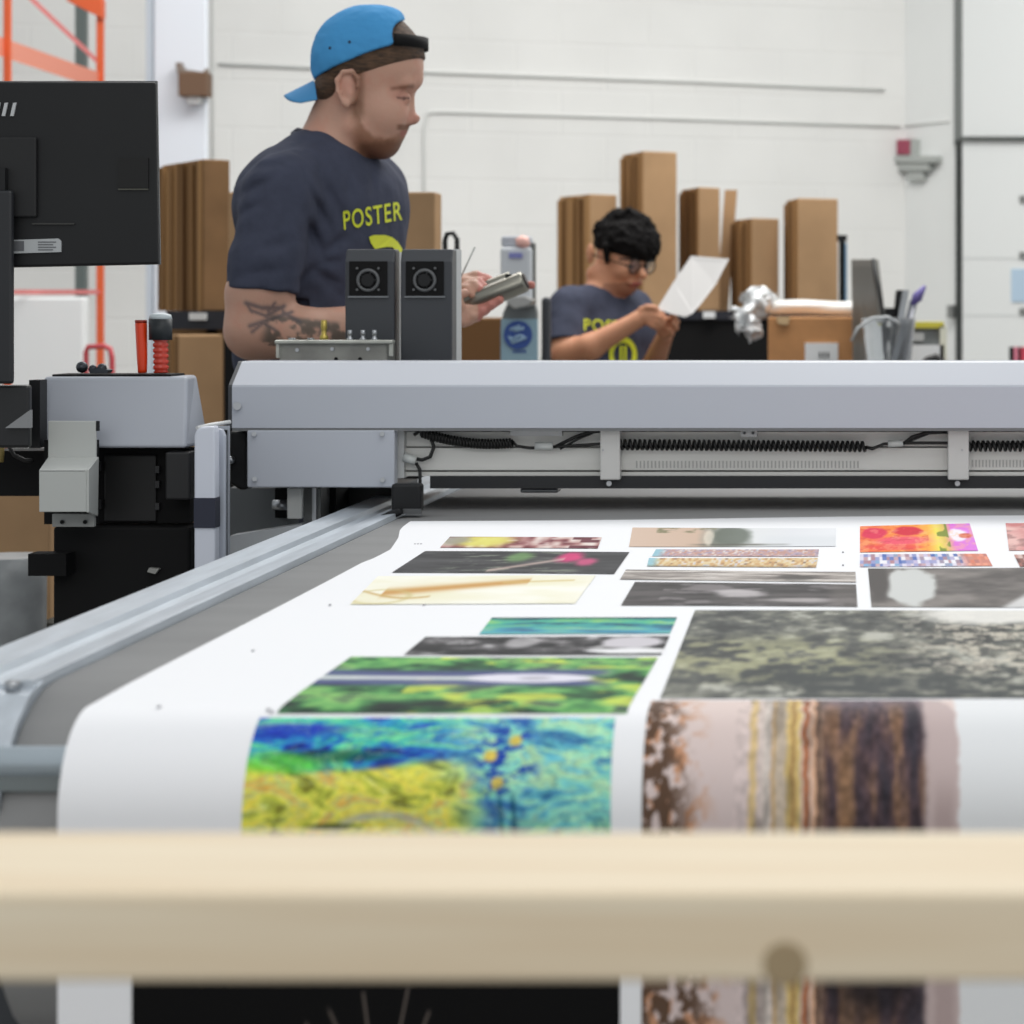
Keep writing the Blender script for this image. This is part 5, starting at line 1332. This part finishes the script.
# hands
g.ell(N(643,317,-.24), (.036,.02,.024), rot_y(-18), .012); g.ell(N(665,328,-.17), (.026,.02,.034), None, .012)
def fing2(pts, r0, r1):
    n = len(pts)-1
    for i in range(n): g.cone(N(*pts[i]), N(*pts[i+1]), r0+(r1-r0)*i/n, r0+(r1-r0)*(i+1)/n, .004)
fing2([(650,311,-.245),(658,312,-.25),(664,316,-.245)], .009,.0075); fing2([(650,315,-.25),(659,317,-.255),(664,321,-.25)], .009,.0075)
fing2([(649,319,-.25),(657,322,-.255),(662,325,-.25)], .009,.0075); fing2([(646,322,-.25),(653,326,-.255),(658,328,-.25)], .008,.007)
fing2([(641,310,-.245),(648,307,-.25),(656,308,-.252)], .010,.008)
fing2([(668,320,-.18),(674,318,-.20),(672,314,-.225)], .009,.0075); fing2([(671,325,-.18),(677,322,-.20),(675,317,-.225)], .009,.0075)
fing2([(671,330,-.18),(676,328,-.205),(673,323,-.225)], .009,.0075); fing2([(668,335,-.18),(672,334,-.205),(669,329,-.225)], .008,.007)
fing2([(662,320,-.175),(660,314,-.20),(662,309,-.22)], .010,.008)
def col2(P):
    px, py = topx(P); c = full(px, SK2); n = fbm(P[:,0]*40,P[:,1]*40,P[:,2]*40,27)
    c = mix(c, (176,112,84), sstep(.5,.75,n)*.4)
    fw = np.array([math.cos(math.radians(-40)), math.sin(math.radians(-40))]); A = np.array(N(616,271)); f = (P[:,0]-A[0])*fw[0]+(P[:,1]-A[1])*fw[1]; s_ = -(P[:,0]-A[0])*fw[1]+(P[:,1]-A[1])*fw[0]; u = P[:,2]-A[2]
    head = (py < 297)
    c = mix(c, (110,72,56), head*(u < -.035)*(f > .02)*.45); c = mix(c, (168,84,78), head*(np.abs(u+.040)<.006)*(f>.06)*(np.abs(s_)<.022)*.8)
    for sg in (-1,1): c = mix(c, (40,28,26), head*(((s_-sg*.03)/.012)**2+((u-.012)/.005)**2 < 1)*(f>.06)*.9)
    for sg in (-1,1): c = mix(c, (34,26,24), head*(((s_-sg*.032)/.018)**2+((u-.032)/.004)**2 < 1)*(f>.05)*.8)
    return c
field_obj('body', g, skin_m, r2, col2)
t = Field((-.95,6.40,.90),(-.36,7.22,1.40),.0048)
t.ell(N(602,334), (.112,.190,.125), R2, .03).ell(N(604,385), (.118,.175,.15), R2, .03)
t.cone(N(600,300,-.03), N(572,305,-.12), .046, .050, .03).cone(N(604,304,.03), N(634,308,.12), .044, .050, .03)
t.ell(N(598,297), (.055,.075,.028), None, .02)
t.cone(N(568,308,-.125), N(565,349,-.195), .058, .055, .02); t.cone(N(632,308,.12), N(642,352,.09), .054, .052, .02)
a_ = np.array(N(568,347,-.19))-np.array(N(569,307,-.125))
t.plane(N(566,340,-.19), (a_[0],a_[1]*.3,a_[2]), ((-.95,6.40,.95),(ax(586,6.7),6.78,1.20)))
t.plane((0,0,.93),(0,0,-1))
t.warp(lambda x,y,z: .006*(fbm(x*14,y*14,z*9,33)-.5)*2)
sh2, SP2, SQ2 = field_obj('t_shirt', t, cloth_m, r2, smooth_it=1)
decal('chest_lettering', 'POST', (584,622,318.5,330.5), (SP2,SQ2), sh2, ylw, slope=-2, off=.003)
decal('chest_emblem', '', (609,637,337,372), (SP2,SQ2), sh2, ylw, off=.003, mesh=ring_mesh())
hh = Field((-.82,6.72,1.26),(-.44,7.08,1.58),.004)
hh.ell(N(624.5,240), (.0915,.083,.0780), HR, .004)
hh.ell(N(636,247,-.02), (.064,.075,.050), HR, .03)
for q in ((604,228),(616,218),(630,216),(642,223),(650,236)):
    hh.ell(N(q[0],q[1],-.02), (.026,.03,.024), None, .02)
a_ = np.array(N(602,250)); b_ = np.array(N(652,264)); d_ = b_-a_
hh.warp(lambda x,y,z: .012*(fbm(x*60,y*60,z*60,37)-.5)*2, .03)
hh.plane(a_, (d_[2], 0, -d_[0]))
hh.cone(N(606,246,-.075), N(607,262,-.068), .012, .007, .006)
field_obj('hair', hh, mat('black_hair', (16,14,14), .8, bump=.5, bscale=90, spec=.15), r2, smooth_it=0)
gl = MB(); fwv = Vector((math.cos(math.radians(-40)), math.sin(math.radians(-40)), -.25))
for sg in (-1,1):
    c = Vector(HL(618,267,.098,sg*.031)); gl.torus(c, fwv, .021, .0022, 20, 6)
    gl.tube([Vector(HL(618,266,.088,sg*.052)), Vector(HL(612,255,.0,sg*.079))], .002, 6)
gl.tube([Vector(HL(618,266,.104,-.010)), Vector(HL(618,266,.104,.010))], .002, 6)
go = gl.build('glasses', soft_black, r2)
for sg in (-1,1):
    c = Vector(HL(618,267,.098,sg*.031)); d = fwv.normalized(); MB().cyl(c-d*.0006, c+d*.0006, .019, 20).build('lens', mat('lens_glass', (235,240,245), .02, trans=1.0), go)
tr = Field((-.95,6.6,.04),(-.4,7.2,1.02),.009); tr.ell((ax(603,Y2),Y2,.92),(.12,.18,.12),R2,.03)
for sg in (-1,1):
    hx, hy = ax(603,Y2)-sg*.065, Y2+sg*.075; tr.cone((hx,hy,.88),(hx+.01,hy,.48),.088,.062,.02).cone((hx+.01,hy,.48),(hx,hy,.09),.062,.052,.02)
tr.plane((0,0,.08),(0,0,-1)); field_obj('trousers', tr, mat('dark_denim', (44,46,58), .85), r2)
for sg in (-1,1):
    hx, hy = ax(603,Y2)-sg*.065, Y2+sg*.075
    so = Field((hx-.10,hy-.20,-.01),(hx+.22,hy+.08,.14),.007); so.cone((hx-.02,hy+.01,.055),(hx+.10,hy-.09,.045),.048,.042).cone((hx,hy,.07),(hx,hy,.11),.045,.045).plane((0,0,0),(0,0,-1))
    field_obj('shoe', so, mat('shoe_black', (30,30,32), .6), r2)
# sheet in the hands
pq = [(691,256),(729,259),(716,284),(700,305),(692,314),(685,317),(672,314),(657,309),(673,283)]
dz = [-.16,-.13,-.17,-.215,-.235,-.24,-.24,-.24,-.20]
hp = MB(); vv = [Vector(N(x,y,d)) for (x,y),d in zip(pq,dz)]; n = len(vv)
hp.add(vv+[v+Vector((0,.0012,.0004)) for v in vv], [tuple(range(n)), tuple(range(2*n-1,n-1,-1))]+[(i,(i+1)%n,(i+1)%n+n,i+n) for i in range(n)])
single('paper_sheet', hp, mat('held_paper', (214,212,210), .6), 'white sheet of paper held up by the person with glasses', 'paper')
